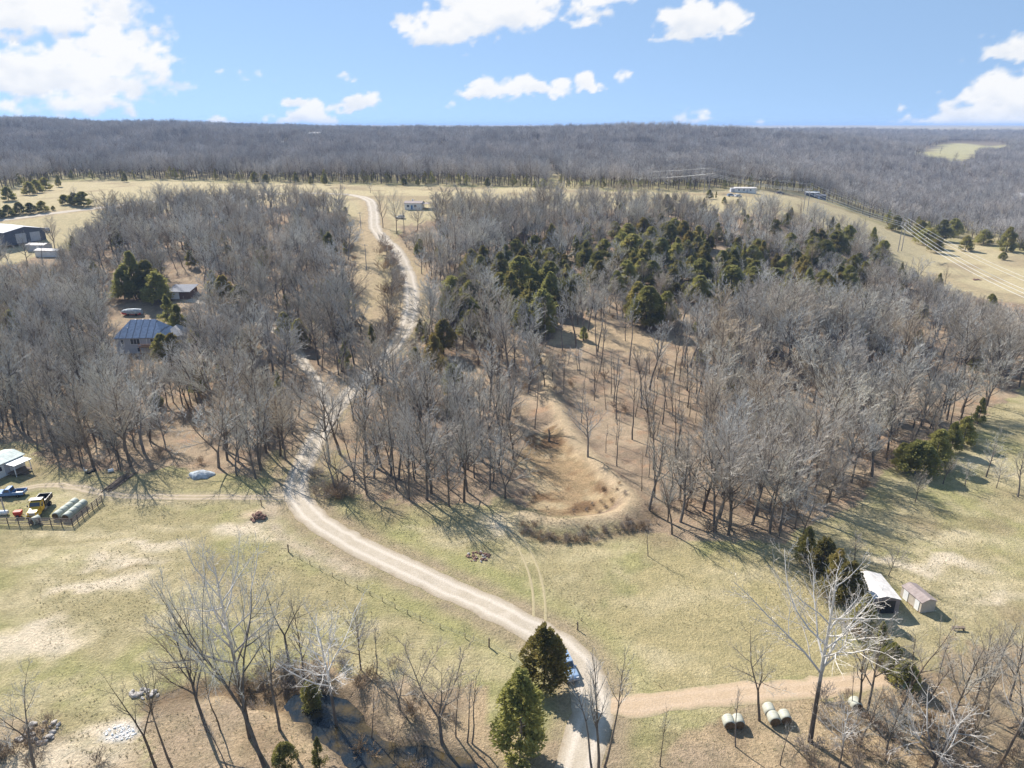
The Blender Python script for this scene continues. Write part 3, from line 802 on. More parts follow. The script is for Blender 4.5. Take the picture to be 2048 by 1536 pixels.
def make_cedar(seed, H, rad, n=2600, pointed=1.0, mat=None):
    """lumpy cone of flat sprays on short boughs"""
    rng = np.random.default_rng(seed)
    nb = 54
    # boughs: height fraction, azimuth, reach
    hf = rng.uniform(.04, 1.0, nb) ** 1.0; az = rng.uniform(0, 2 * math.pi, nb)
    prof = lambda h: np.clip(np.minimum(1.0, (h + .10) * 4.5) * np.clip(1.03 - h, 0, 1) ** (.62 * pointed + .16), .02, 1)
    reach = rad * prof(hf) * rng.uniform(.62, 1.22, nb) * (1 + .22 * np.sin(2 * az + seed) + .14 * np.sin(3 * az + hf * 7 + seed * 1.7))
    which = rng.integers(0, nb, n)
    t = rng.uniform(.25, 1.0, n) ** .6
    a = az[which] + rng.normal(0, .25, n) * (1.25 - t * .5)
    h = hf[which] * H + (t * reach[which]) * rng.uniform(.05, .55, n) + rng.normal(0, .028 * H, n)
    rr = reach[which] * t + rng.normal(0, .06 * rad, n)
    hmax = np.clip(h / H, 0, 1)
    rr = np.minimum(rr, rad * prof(hmax) * 1.3 + .05)
    C = np.stack([np.cos(a) * rr, np.sin(a) * rr, np.clip(h, .15, H * 1.02)], 1)
    out = np.stack([np.cos(a), np.sin(a), rng.uniform(.1, 1.2, n)], 1) + rng.normal(0, .45, (n, 3))
    out /= np.linalg.norm(out, axis=1)[:, None]
    nrm = rng.normal(0, 1, (n, 3)); sd = np.cross(out, nrm); sd /= np.linalg.norm(sd, axis=1)[:, None]
    ln = rng.uniform(.2, .46, n) * (rad / 2.2) ** .4; wd = ln * rng.uniform(.34, .62, n)
    p = [C - out * ln[:, None] * .4, C + sd * wd[:, None] * .5 + out * ln[:, None] * .1, C + out * ln[:, None] * .6, C - sd * wd[:, None] * .5 + out * ln[:, None] * .1]
    bend = np.cross(sd, out) * (ln * .16)[:, None]
    p[1] = p[1] + bend; p[3] = p[3] + bend
    V = np.stack(p, 1).reshape(-1, 3); i = np.arange(n)[:, None] * 4
    F = np.concatenate([np.concatenate([i, i + 1, i + 2], 1), np.concatenate([i, i + 2, i + 3], 1)])
    crown = mesh_np('cedar_crown', V, [F], [mat or M_CEDAR])
    sk = Skel(); r = random.Random(seed)
    sk.add((0, 0, -.2), (0, 0, H * .5), H * .017, H * .01, 0, 0); sk.add((0, 0, H * .5), (0, 0, H * .97), H * .01, .012, 0, 0)
    for k in range(26):
        q = r.randrange(nb); z = max(.3, hf[q] * H * .95)
        sk.add((0, 0, z * .96), (math.cos(az[q]) * reach[q] * .8, math.sin(az[q]) * reach[q] * .8, z + reach[q] * .3), .035, .012, 1, 0)
    v, f = build_segs(sk.seg[0], 1.0)
    return mesh_np('cedar_trunk', v, f, [M_TRUNK]), crown
def join_meshes(name, a, b):
    out = []
    va = np.empty(len(a.vertices) * 3, np.float32); a.vertices.foreach_get('co', va)
    vb = np.empty(len(b.vertices) * 3, np.float32); b.vertices.foreach_get('co', vb)
    fa = [list(p.vertices) for p in a.polygons]; fb = [[i + len(a.vertices) for i in p.vertices] for p in b.polygons]
    q = [f for f in fa if len(f) == 4]; t = [f for f in fa if len(f) == 3]
    F = [np.array(x) for x in (q, t, fb) if x]
    fm = np.concatenate([np.zeros(len(q) + len(t)), np.ones(len(fb))])
    return mesh_np(name, np.concatenate([va, vb]).reshape(-1, 3), F, [a.materials[0], b.materials[0]], fm)

# --- tree kinds: (trunk mesh, crown mesh, nominal height)
KINDS = {}
spec = [('round', 4, 13.0), ('slender', 5, 14.0), ('wide', 3, 12.0), ('pole', 3, 13.0)]
for kn, cnt, H in spec:
    for i in range(cnt):
        sk = make_bare(100 + 13 * i + len(kn), H, kn, rbase=.0155 if kn != 'pole' else .011, leaders=(2 if (i == 1 and kn in ('round', 'wide')) else 0), thick=1.25)
        KINDS.setdefault(kn, []).append((*bare_meshes(kn, (sk[0], .8), M_TRUNK, M_TWIG if i % 3 else M_TWIG_WARM), H, (sk[0], 1.3)))
CEDARS = []
for i, (H, rd, pt) in enumerate(((7.0, 2.2, 1.0), (6.5, 2.6, .75), (8.0, 1.9, 1.25), (5.0, 2.3, .6), (9.0, 3.0, 1.0))):
    CEDARS.append((*make_cedar(500 + i, H, rd, 6200 + 2500 * (i == 4), pt), H))
BRONZE = [(*make_cedar(541, 7.0, 2.3, 8200, .8, M_CEDAR_BRONZE), 7.0), (*make_cedar(542, 8.0, 2.6, 8200, .95, M_CEDAR_BRONZE), 8.0)]
# --- joined templates for the masses
TPL = bpy.data.collections.new('tree_templates')
TPL_F = bpy.data.collections.new('far_tree_templates')
tpl_names = []
def template(col, name, me):
    o = bpy.data.objects.new(name, me); col.objects.link(o); return o
k = 0
for kn in ('round', 'slender', 'wide', 'pole'):
    for (a, b, H, sk) in KINDS[kn]:
        template(TPL, 'mass_%02d' % k, bare_joined('mass_tree', sk, a.materials[0], b.materials[0])); tpl_names.append((kn, H)); k += 1
N_BARE = k
for (a, b, H) in CEDARS[:4]:
    template(TPL, 'mass_%02d' % k, join_meshes('mass_cedar', a, b)); tpl_names.append(('cedar', H)); k += 1
# brush: knee to head high thicket
for i in range(2):
    rng = random.Random(900 + i); sk = Skel(); P = tree_params(3.0, 'far'); P['maxlev'] = 2; P['tip'] = [.3, .3, 0, 0]; P['trunk_lev'] = -1; P['cnt'] = [7, 6]; P['Lref'] = [2.5, .9]; P['start'] = [.2, .15]
    for s in range(11):
        a = rng.uniform(0, 6.28); q = rng.uniform(0, .9); l = rng.uniform(.1, .75)
        grow(sk, rng, Vector((math.cos(a) * q, math.sin(a) * q, -.1)), Vector((math.cos(a) * l, math.sin(a) * l, 1)).normalized(), rng.uniform(1.6, 3.0), .018, 0, P)
    v, f = build_segs(sk.seg[1], 1.3)
    template(TPL, 'mass_%02d' % k, mesh_np('brush', v, f, [M_BRUSH])); tpl_names.append(('brush', 2.6)); k += 1
far_names = []
for i in range(6):
    H = 13.0
    sk = make_bare(700 + i, H, 'far', rbase=.014, thick=3.4)
    template(TPL_F, 'far_%02d' % i, bare_joined('far_tree', sk, M_TRUNK, M_TWIG_FAR)); far_names.append(H)
for i in range(2):
    a, b = make_cedar(520 + i, 7.5, 2.6, 1600, 1.0)[:2]
    template(TPL_F, 'far_%02d' % (6 + i), join_meshes('far_cedar', a, b)); far_names.append(7.5)

def scatter(name, col, pos, rot, scl, idx):
    me = mesh_np(name, pos, [np.zeros((0, 3), np.int32)]) if False else bpy.data.meshes.new(name)
    me.vertices.add(len(pos)); me.vertices.foreach_set('co', np.asarray(pos, np.float32).ravel())
    for an, ty, da, ky in (('rot', 'FLOAT_VECTOR', rot, 'vector'), ('scl', 'FLOAT_VECTOR', scl, 'vector')):
        at = me.attributes.new(an, ty, 'POINT'); at.data.foreach_set(ky, np.asarray(da, np.float32).ravel())
    at = me.attributes.new('pick', 'INT', 'POINT'); at.data.foreach_set('value', np.asarray(idx, np.int32))
    o = link(name, me)
    ng = bpy.data.node_groups.new(name + '_nodes', 'GeometryNodeTree')
    ng.interface.new_socket('Geometry', in_out='INPUT', socket_type='NodeSocketGeometry')
    ng.interface.new_socket('Geometry', in_out='OUTPUT', socket_type='NodeSocketGeometry')
    N, L = ng.nodes, ng.links
    gi, go = N.new('NodeGroupInput'), N.new('NodeGroupOutput')
    iop = N.new('GeometryNodeInstanceOnPoints'); ci = N.new('GeometryNodeCollectionInfo')
    ci.inputs['Collection'].default_value = col; ci.inputs['Separate Children'].default_value = True; ci.inputs['Reset Children'].default_value = True
    iop.inputs['Pick Instance'].default_value = True
    def attr(nm, ty):
        n = N.new('GeometryNodeInputNamedAttribute'); n.data_type = ty; n.inputs['Name'].default_value = nm
        return n.outputs['Attribute']
    L.new(gi.outputs[0], iop.inputs['Points']); L.new(ci.outputs[0], iop.inputs['Instance'])
    L.new(attr('pick', 'INT'), iop.inputs['Instance Index'])
    L.new(attr('rot', 'FLOAT_VECTOR'), iop.inputs['Rotation']); L.new(attr('scl', 'FLOAT_VECTOR'), iop.inputs['Scale'])
    L.new(iop.outputs[0], go.inputs[0])
    md = o.modifiers.new('instances', 'NODES'); md.node_group = ng
    return o

# ------------------------------------------------------------------ where the trees stand
KEEP = [  # parts of the photograph that stay open: (polygon, chance to keep a tree that covers it)
    ([(205, 600), (365, 590), (360, 680), (330, 695), (220, 705)], 0), ([(330, 540), (400, 540), (404, 606), (335, 610)], 0), ([(230, 590), (330, 580), (330, 620), (225, 640)], 0),
    ([(768, 475), (800, 478), (838, 530), (852, 600), (845, 650), (800, 690), (780, 690), (808, 620), (800, 545)], 0),
    ([(708, 415), (735, 415), (742, 520), (775, 660), (745, 660), (712, 530)], .02),
    ([(735, 385), (765, 385), (765, 490), (735, 480)], 0), ([(760, 395), (860, 385), (870, 450), (765, 470)], .03),
    ([(560, 1000), (585, 945), (625, 880), (660, 830), (700, 850), (660, 900), (640, 960), (640, 1000)], .04),
    ([(650, 830), (760, 720), (800, 690), (840, 650), (790, 740), (700, 840)], .4), ([(595, 705), (615, 720), (665, 800), (640, 800)], .85),
    ([(1040, 800), (1100, 770), (1150, 830), (1200, 900), (1290, 1000), (1280, 1060), (1020, 1080), (1010, 1010), (1030, 920)], .02),
    ([(1085, 690), (1105, 650), (1180, 635), (1300, 662), (1340, 690), (1250, 700)], .06),
    ([(1090, 690), (1340, 690), (1400, 760), (1380, 880), (1240, 930), (1140, 830)], .6),
    ([(0, 425), (200, 415), (190, 445), (130, 460), (110, 520), (0, 520)], .06),
    ([(1340, 380), (1480, 370), (1640, 385), (1740, 430), (1800, 520), (1950, 590), (2100, 640), (2300, 640), (2300, 500), (1700, 380)], .01)]
def keep_ok(px, py, u):
    bad = np.zeros(px.shape, bool)
    for poly, ch in KEEP: bad |= inside(px, py, poly) & (u >= ch)
    return ~bad
rs = np.random.default_rng(42)
def jitter_grid(x0, x1, y0, y1, s):
    gx = np.arange(x0, x1, s); gy = np.arange(y0, y1, s)
    X, Y = np.meshgrid(gx, gy)
    X = X + rs.uniform(-.47, .47, X.shape) * s; Y = Y + rs.uniform(-.47, .47, Y.shape) * s
    return X.ravel(), Y.ravel()
X, Y = jitter_grid(-360, 420, 88, 560, 4.15)
jx = X + (fbm(X / 6., Y / 6., 61, 2) - .5) * 5; jy = Y + (fbm(X / 6., Y / 6., 67, 2) - .5) * 5
m = inside(jx, jy, WOOD_L) | inside(jx, jy, WOOD_R)
X, Y = X[m], Y[m]
dR, _ = seg_dist(X, Y, ROAD); dD, _ = seg_dist(X, Y, DRIVE); dU, _ = seg_dist(X, Y, UTIL)
gap = fbm(X / 17., Y / 17., 71, 2)
m = (dR > 4.2) & (dD > 2.6) & (dU > 5.5) & (gap > .33)
X, Y = X[m], Y[m]; Z = hz(X, Y)
hgt = rs.uniform(8.0, 16.5, X.size) * np.where(Y < 215, 1.18, 1.0) * (.86 + .3 * fbm(X / 50., Y / 50., 81, 2))
hgt *= np.where((X > 25) & (Y > 230), .82, 1.0) * np.where(rs.random(X.size) < .16, .62, 1.0)
px, py, dep = project(X, Y, Z); p2x, p2y, _ = project(X, Y, Z + hgt * .62); p3x, p3y, _ = project(X, Y, Z + hgt * .9)
u = rs.random(X.size)
def clear_at(h):
    a, b, _ = project(X, Y, Z + h * .62); c, d, _ = project(X, Y, Z + h * .93)
    return keep_ok(px, py, u) & keep_ok(a, b, u) & keep_ok(c, d, u)
ok = clear_at(hgt)
for f in (.66, .42):                       # lower growth where a tall crown would close a view
    ok2 = clear_at(hgt * f) & ~ok
    hgt = np.where(ok2, hgt * f, hgt); ok |= ok2
m = ok & (px > -160) & (px < 2210)
X, Y, Z, hgt, dep, px, py = (a[m] for a in (X, Y, Z, hgt, dep, px, py))
CED = [(1088, 1374, 1256, 10, 1.15), (1042, 1522, 1346, 4, 1.0), (1608, 1125, 1055, 0, 1.0), (1640, 1158, 1078, 10, 1.2), (1665, 1185, 1100, 11, 1.1), (1690, 1212, 1125, 10, 1.1), (1722, 1262, 1190, 0, 1.0), (1752, 1320, 1245, 2, 1.2), (1778, 1352, 1290, 1, 1.0), (1805, 1375, 1325, 3, 1.0),
       (1800, 938, 888, 1, 1.1), (1830, 948, 885, 3, 1.3), (1868, 932, 862, 1, 1.2), (1900, 905, 845, 0, 1.2), (1925, 890, 835, 1, 1.1), (1955, 848, 796, 2, 1.2), (572, 1535, 1488, 3, .9), (640, 1538, 1475, 2, .9), (625, 1420, 1365, 3, .8),
       (898, 640, 572, 0, 1), (942, 678, 622, 1, 1), (870, 748, 668, 11, .8), (888, 712, 640, 10, 1), (905, 790, 730, 3, .9), (1060, 645, 560, 0, 1.1), (1082, 660, 582, 1, 1.2), (1100, 625, 545, 4, .9), (1022, 615, 545, 0, 1), (1040, 590, 515, 1, 1.1), (1000, 565, 505, 0, 1), (960, 562, 512, 1, 1), (1075, 565, 500, 4, .8), (1098, 592, 525, 1, 1), (1012, 538, 490, 0, 1),
       (1192, 562, 505, 1, 1), (1170, 542, 482, 0, 1), (1150, 525, 472, 2, 1), (1206, 532, 480, 1, 1), (1262, 532, 470, 1, 1.2), (1292, 546, 482, 0, 1.2), (1300, 502, 455, 1, 1), (1332, 494, 450, 0, 1), (1320, 532, 478, 1, 1.1), (1242, 503, 465, 3, 1), (1352, 562, 522, 3, 1), (1372, 532, 482, 1, 1), (1392, 522, 472, 0, 1), (1402, 504, 462, 2, 1), (1432, 484, 446, 0, 1), (1442, 543, 502, 1, 1), (1462, 562, 517, 1, 1.1), (1482, 547, 506, 0, 1), (1502, 537, 492, 1, 1.1), (1522, 527, 482, 0, 1),
       (1512, 592, 542, 1, 1.1), (1546, 577, 537, 3, 1.1), (1572, 602, 547, 0, 1), (1602, 562, 512, 10, 1.1), (1612, 592, 537, 2, 1.2), (1642, 594, 542, 1, 1.1), (1652, 607, 552, 4, .9), (1672, 602, 547, 11, 1), (1692, 592, 532, 0, 1.1), (1702, 562, 512, 1, 1), (1712, 547, 507, 0, 1), (1692, 502, 452, 1, 1), (1672, 484, 447, 0, 1), (1658, 494, 457, 1, 1), (1742, 502, 455, 2, 1), (1762, 524, 482, 1, 1), (1746, 492, 462, 0, .9), (1580, 442, 415, 11, .9), (1570, 452, 427, 1, 1), (1622, 445, 428, 2, 1), (1272, 645, 565, 0, 1), (1292, 655, 575, 1, 1), (1312, 655, 592, 0, 1), (1330, 645, 585, 1, 1), (1232, 592, 542, 0, 1), (1252, 572, 522, 1, 1), (1412, 603, 562, 3, 1), (1442, 593, 552, 1, 1), (1432, 623, 592, 3, 1), (1550, 470, 440, 1, 1), (1500, 470, 440, 0, .9),
       (340, 652, 590, 2, 1.2), (360, 672, 610, 0, 1), (350, 728, 668, 10, 1.1), (330, 728, 668, 0, 1.2), (272, 598, 505, 4, .9), (300, 596, 522, 0, 1.2), (318, 606, 545, 1, 1.2), (430, 605, 542, 2, 1.2), (452, 616, 552, 10, 1), (482, 624, 572, 1, 1), (572, 682, 625, 0, 1), (600, 694, 640, 1, 1), (575, 640, 590, 2, 1), (660, 516, 465, 0, 1), (520, 535, 502, 1, 1), (30, 676, 622, 1, 1.1), (250, 600, 540, 1, 1), (700, 620, 575, 2, 1), (655, 600, 560, 1, 1), (745, 700, 650, 2, .9), (560, 800, 745, 2, 1), (400, 790, 740, 1, .9),
       (1790, 462, 432, 1, 1.3), (1838, 477, 442, 1, 1.2), (1852, 492, 458, 3, 1.3), (1882, 482, 440, 0, 1.3), (1872, 506, 474, 1, 1.1), (1905, 474, 438, 1, 1.1), (1930, 502, 472, 1, 1.2), (1966, 489, 460, 1, 1.5), (2012, 503, 455, 4, 1.2), (2046, 500, 478, 1, 1.3), (1418, 398, 380, 1, 1.2), (1432, 396, 383, 2, 1), (1448, 408, 394, 1, 1.2), (1475, 410, 398, 1, 1),
       (168, 413, 384, 1, 1.7), (150, 411, 386, 3, 1.4), (130, 409, 390, 3, 1.5), (62, 427, 406, 1, 1.7), (86, 424, 402, 1, 1.7), (40, 428, 405, 1, 1.7), (18, 433, 410, 1, 1.8), (-4, 437, 412, 1, 1.8), (107, 421, 412, 3, 1), (18, 402, 374, 1, 1.6), (60, 390, 364, 1, 1.7), (75, 386, 360, 1, 1.6), (92, 381, 356, 1, 1.6), (118, 374, 350, 0, 1), (510, 367, 344, 1, 1.2), (532, 367, 349, 3, 1.1), (592, 368, 345, 0, 1.1), (622, 369, 352, 1, 1), (650, 370, 346, 0, 1.1), (975, 374, 356, 1, 1), (1086, 377, 358, 1, 1.2), (1070, 376, 362, 1, 1), (836, 371, 356, 1, 1), (808, 371, 356, 3, 1), (250, 364, 346, 1, 1.1), (885, 466, 447, 3, 1.2), (1350, 402, 390, 3, 1), (2005, 520, 505, 3, 1)]
rc = random.Random(21)
BAND = [(880, 590), (1000, 500), (1150, 480), (1300, 455), (1450, 475), (1560, 505), (1690, 490), (1765, 535), (1690, 612), (1520, 612), (1420, 625), (1340, 605), (1250, 570), (1160, 585), (1120, 655), (1060, 690), (1000, 650), (900, 670)]
for _ in range(900):
    x_, y_ = rc.uniform(860, 1780), rc.uniform(450, 695)
    if inside(np.array([x_]), np.array([y_]), BAND)[0] and min(math.hypot(x_ - c[0], (y_ - c[1]) * 1.6) for c in CED) > 17 and not inside(np.array([x_]), np.array([y_]), [(1095, 700), (1110, 655), (1200, 640), (1345, 668), (1350, 710)])[0] and len(CED) < 262:
        CED.append((round(x_), round(y_), round(y_ - rc.uniform(34, 62) * (.6 + (y_ - 450) / 420)), rc.choice([0, 1, 1, 3, 4, 10, 11]), rc.uniform(1.0, 1.35)))
print('cedars', len(CED))
# the cedars hold their ground: no bare crown over or right in front of one
um = np.ones(X.size, bool); uu = rs.random(X.size)
for (cx_, cy_, ct_, ck_, cw_) in CED:
    q = G(cx_, cy_)
    dd = np.hypot(X - q.x, Y - q.y)
    a_, b_, _ = project(X, Y, Z + hgt * .6); mx_, my_ = cx_, (cy_ + ct_) * .5
    rad = max(8.0, (cy_ - ct_) * .45)
    um &= ~((dd < 3.0) | ((np.abs(a_ - mx_) < rad * .8) & (np.abs(b_ - my_) < rad) & (Y < q.y) & (uu < .62)) | ((dd < 5.0) & (uu < .6)))
a_, b_, _ = project(X, Y, Z + hgt * .6)
um &= ~(inside(a_, b_, BAND) & (uu < .35))
X, Y, Z, hgt, dep, px, py = (a[um] for a in (X, Y, Z, hgt, dep, px, py))
sparse = inside(px, py, [(1080, 690), (1345, 690), (1420, 780), (1400, 930), (1280, 1040), (1180, 900)])
WX, WY, WZ, WH, WDEP, WPX, WPY, WSP = X, Y, Z, hgt, dep, px, py, sparse
N_IND = 245
order = np.argsort(WDEP)
IND, MASS = order[:N_IND], order[N_IND:]
print('wood trees', len(WX), 'depth of last individual', WDEP[order[N_IND]])

# ------------------------------------------------------------------ the masses
def pick_kind(i, r):
    if WSP[i]: return 'pole' if r < .7 else 'slender'
    return 'round' if r < .42 else 'slender' if r < .72 else 'wide' if r < .92 else 'pole'
starts = {}; acc = 0
for i, (kn, H) in enumerate(tpl_names): starts.setdefault(kn, []).append(i)
pos, rot, scl, idx = [], [], [], []
rr_ = random.Random(5)
for i in MASS:
    kn = pick_kind(i, rr_.random()); t = rr_.choice(starts[kn]); H = tpl_names[t][1]
    s = WH[i] / H; w = s * rr_.uniform(.9, 1.25)
    pos.append((WX[i], WY[i], WZ[i])); rot.append((rr_.uniform(-.05, .05), rr_.uniform(-.05, .05), rr_.uniform(0, 6.28))); scl.append((w, w, s)); idx.append(t)
for i in MASS:
    if rr_.random() < .075 and not WSP[i]:
        t = rr_.choice(starts['cedar']); s = rr_.uniform(.45, 1.15); x, y = WX[i] + rr_.uniform(-2, 2), WY[i] + rr_.uniform(-2, 2)
        if float(seg_dist(np.array([x]), np.array([y]), ROAD[::4])[0][0]) < 6: continue
        pos.append((x, y, gz(x, y))); rot.append((0, 0, rr_.uniform(0, 6.28))); scl.append((s, s, s)); idx.append(t)
# the scrubby hedge between the mown strip and the climbing road
hl = np.array(smooth_line(W([(768, 488), (780, 530), (790, 580), (786, 630), (772, 680)]), 8))
for k in range(70):
    q = hl[rr_.randrange(len(hl))]; x, y = q[0] + rr_.gauss(0, 1.3), q[1] + rr_.gauss(0, 1.3)
    t = rr_.choice(starts['slender'] + starts['round'] + starts['brush'] * 2); s = rr_.uniform(3.0, 6.0) / tpl_names[t][1]
    pos.append((x, y, gz(x, y))); rot.append((0, 0, rr_.uniform(0, 6.28))); scl.append((s, s, s)); idx.append(t)
# thicket under the trees
Xb, Yb = jitter_grid(-200, 260, 92, 330, 5.2)
m = (inside(Xb, Yb, WOOD_L) | inside(Xb, Yb, WOOD_R)) & (fbm(Xb / 11., Yb / 11., 95, 2) > .52)
Xb, Yb = Xb[m], Yb[m]; Zb = hz(Xb, Yb)
pbx, pby, _ = project(Xb, Yb, Zb + 1.0)
d1, _ = seg_dist(Xb, Yb, ROAD); d2, _ = seg_dist(Xb, Yb, DRIVE)
m = keep_ok(pbx, pby, rs.random(Xb.size)) & (d1 > 4) & (d2 > 2.5)
for x, y, z in zip(Xb[m], Yb[m], Zb[m]):
    t = rr_.choice(starts['brush']); s = rr_.uniform(.5, 1.1)
    pos.append((x, y, z)); rot.append((0, 0, rr_.uniform(0, 6.28))); scl.append((s * 1.2, s * 1.2, s)); idx.append(t)
# brush along the outer foot of the pond bank and about the creek
def brush_line(pts, n, w, smin, smax):
    ln = np.array(smooth_line(pts, 6))
    for k in range(n):
        q = ln[rr_.randrange(len(ln))]
        x, y = q[0] + rr_.gauss(0, w), q[1] + rr_.gauss(0, w)
        s = rr_.uniform(smin, smax); t = rr_.choice(starts['brush'])
        pos.append((x, y, gz(x, y))); rot.append((0, 0, rr_.uniform(0, 6.28))); scl.append((s * 1.2, s * 1.2, s)); idx.append(t)
brush_line(W([(1045, 1055), (1080, 1072), (1140, 1078), (1200, 1072), (1260, 1055), (1300, 1050)]), 60, .8, .22, .5)
brush_line(W([(1060, 990), (1120, 1020), (1200, 1005), (1220, 980)]), 26, 1.5, .2, .4)
brush_line(W([(560, 1350), (640, 1350), (700, 1360), (760, 1350)]), 22, 1.2, .35, .8)
brush_line(W([(830, 1400), (850, 1430), (800, 1480), (760, 1450)]), 14, 2.0, .35, .9)
brush_line(W([(480, 1400), (540, 1390), (580, 1360), (520, 1350)]), 12, 1.5, .35, .8)
brush_line(W([(1640, 1500), (1750, 1460), (1830, 1430), (1900, 1410), (2040, 1400)]), 42, 3.2, .35, .9)
brush_line(W([(1720, 1540), (1850, 1500), (2040, 1480)]), 40, 3.6, .35, .9)
brush_line(W([(-20, 1500), (60, 1490), (100, 1540)]), 12, 2.2, .4, .8)
brush_line(W([(640, 960), (660, 985), (690, 990)]), 16, 1.3, .5, 1.0)
brush_line(W([(1590, 1110), (1640, 1150), (1680, 1200), (1720, 1260), (1780, 1340)]), 22, 1.0, .4, .8)
mass = scatter('woodland', TPL, pos, rot, scl, idx)
tag(mass, 'dense grey leafless woodland and brush on the slope behind the nearest trees', kind='stuff')

# the far forest
yb_x = [-400, -200, 20, 110, 300, 650, 1100, 1350, 1480, 1600, 1700, 1800, 1950, 2100, 2300, 2500]
yb_y = [420, 404, 380, 361, 360, 367, 376, 384, 378, 386, 420, 462, 486, 516, 580, 640]
fx, fy = [], []
for (y0, y1, s) in ((360, 700, 6.2), (700, 1000, 7.2), (1000, 1400, 8.5), (1400, 1900, 10.5), (1900, 2500, 13.5)):
    w = .86 * y1
    a, b = jitter_grid(-w, w, y0, y1, s); m = np.abs(a) < .80 * b + 60
    fx.append(a[m]); fy.append(b[m])
fx, fy = np.concatenate(fx), np.concatenate(fy); fz = hz(fx, fy)
qx, qy, qd = project(fx, fy, fz)
m = (qy < np.interp(qx, yb_x, yb_y) - 1)
FCLEAR = [[(1820, 305), (1900, 285), (1990, 285), (2040, 300), (1960, 300), (1930, 320), (1890, 322)], [(540, 292), (585, 287), (585, 297), (540, 297)], [(1930, 325), (1880, 322), (1905, 295), (1930, 300)], [(1095, 340), (1110, 340), (1130, 385), (1095, 385)]]
top_y = project(fx, fy, fz + 9)[1]
for poly in FCLEAR: m &= ~inside(qx, qy, poly) & ~inside(qx, top_y, poly)
m &= (fbm(fx / 30., fy / 30., 97, 2) > .2)
fx, fy, fz, qx, qy = (a[m] for a in (fx, fy, fz, qx, qy))
n = len(fx)
fi = rs.integers(0, 6, n)
edge = qy > np.interp(qx, yb_x, yb_y) - 5
ced = (rs.random(n) < np.where(edge, .16, .025)) & (fy < 1500)
fi = np.where(ced, rs.integers(6, 8, n), fi)
fh = rs.uniform(12, 18, n) * (.85 + .3 * fbm(fx / 60., fy / 60., 99, 2)); fh = np.where(qx > 1750, fh * .85, fh)
fs = np.where(ced, rs.uniform(.7, 1.25, n), fh / 13.0); fw = fs * np.where(ced, 1, rs.uniform(.85, 1.15, n)) * np.where(fy > 1000, 1.15, 1)
far = scatter('hillside_forest', TPL_F, np.stack([fx, fy, fz], 1), np.stack([rs.uniform(-.04, .04, n), rs.uniform(-.04, .04, n), rs.uniform(0, 6.28, n)], 1), np.stack([fw, fw, fs], 1), fi)
tag(far, 'far leafless forest covering the hills up to the horizon', kind='stuff')
print('far trees', n, 'mass', len(pos))

# ------------------------------------------------------------------ trees one by one
def GH(px, py, h):
    """the point h metres above the ground that is seen here"""
    x, y = march(px, py, lambda a, b: hz(a, b) + h)
    return Vector((x, y, float(hz(x, y))))
_U = ['', 'first', 'second', 'third', 'fourth', 'fifth', 'sixth', 'seventh', 'eighth', 'ninth', 'tenth', 'eleventh', 'twelfth', 'thirteenth', 'fourteenth', 'fifteenth', 'sixteenth', 'seventeenth', 'eighteenth', 'nineteenth']
_T = ['', '', 'twent', 'thirt', 'fort', 'fift', 'sixt', 'sevent', 'eight', 'ninet']
ORD = ['nearest'] + [(_U[k] if k < 20 else _T[k // 10] + ('ieth' if k % 10 == 0 else 'y-' + _U[k % 10])) + ' nearest' for k in range(2, 99)]
def bare_thing(name, kind, i, p, H, label, group, rz, lean=(0, 0), wide=1.0):
    a, b, H0 = kind[:3]
    o = empty(name, p, 0); o.rotation_euler = (lean[1], lean[0], rz) if False else (0, 0, rz)
    if lean != (0, 0):
        q = Matrix.Rotation(lean[0], 4, 'Y') @ Matrix.Rotation(lean[1], 4, 'X') @ Matrix.Rotation(rz, 4, 'Z')
        o.rotation_euler = q.to_euler()
    s = H / H0
    o.scale = (s * wide, s * wide, s)
    tag(o, label, 'tree', group)
    link('trunk', a, o); link('crown', b, o)
    return o
LAND = [('the white mobile home', (40, 930)), ('the heap of dark poles', (240, 950)), ('the grey tarp mound', (400, 946)), ('the farm track end', (520, 985)), ('the road bend above the pasture', (585, 930)), ('the drive branching off the road', (655, 815)),
        ('the hip roofed house', (285, 700)), ('the lone trunk right of the road', (672, 985)), ('the burnt debris ring', (960, 1060)), ('the dry pond floor', (1120, 960)), ('the head of the dry pond', (1085, 860)), ('the pond bank corner', (1265, 1020)), ('the upper clearing', (1230, 680)),
        ('the thin sapling in the hay field', (1300, 1075)), ('the top of the hay field', (1440, 1080)), ('the cedar row by the metal shed', (1600, 1090)), ('the dark cedars on the wood edge', (1870, 920)), ('the right pasture corner', (1990, 820)), ('the sunlit litter slope', (1400, 900)), ('the middle of the right wood', (1600, 900))]
LANDW = [G(*p) for _, p in LAND]
r5 = random.Random(77)
owner = {}
for i in IND:
    d = [math.hypot(WX[i] - w.x, WY[i] - w.y) for w in LANDW]
    k = int(np.argmin(d)); owner.setdefault(k, []).append((d[k], i))
SH = {'round': 'round headed', 'slender': 'slender', 'wide': 'broad', 'pole': 'thin straight'}
for k, lst in owner.items():
    for n_, (d, i) in enumerate(sorted(lst)):
        kn = pick_kind(i, r5.random()); kd = r5.choice(KINDS[kn])
        lab = '%s %s bare woodland tree, %s to %s' % ('tall' if WH[i] > 11.5 else 'short' if WH[i] < 8.5 else 'grey', SH[kn], ORD[min(n_, len(ORD) - 1)], LAND[k][0])
        bare_thing('bare_tree', kd, i, (WX[i], WY[i], WZ[i]), WH[i], lab, 'bare trees along the front of the woods', r5.uniform(0, 6.28), (r5.uniform(-.05, .05), r5.uniform(-.05, .05)), r5.uniform(.9, 1.2))

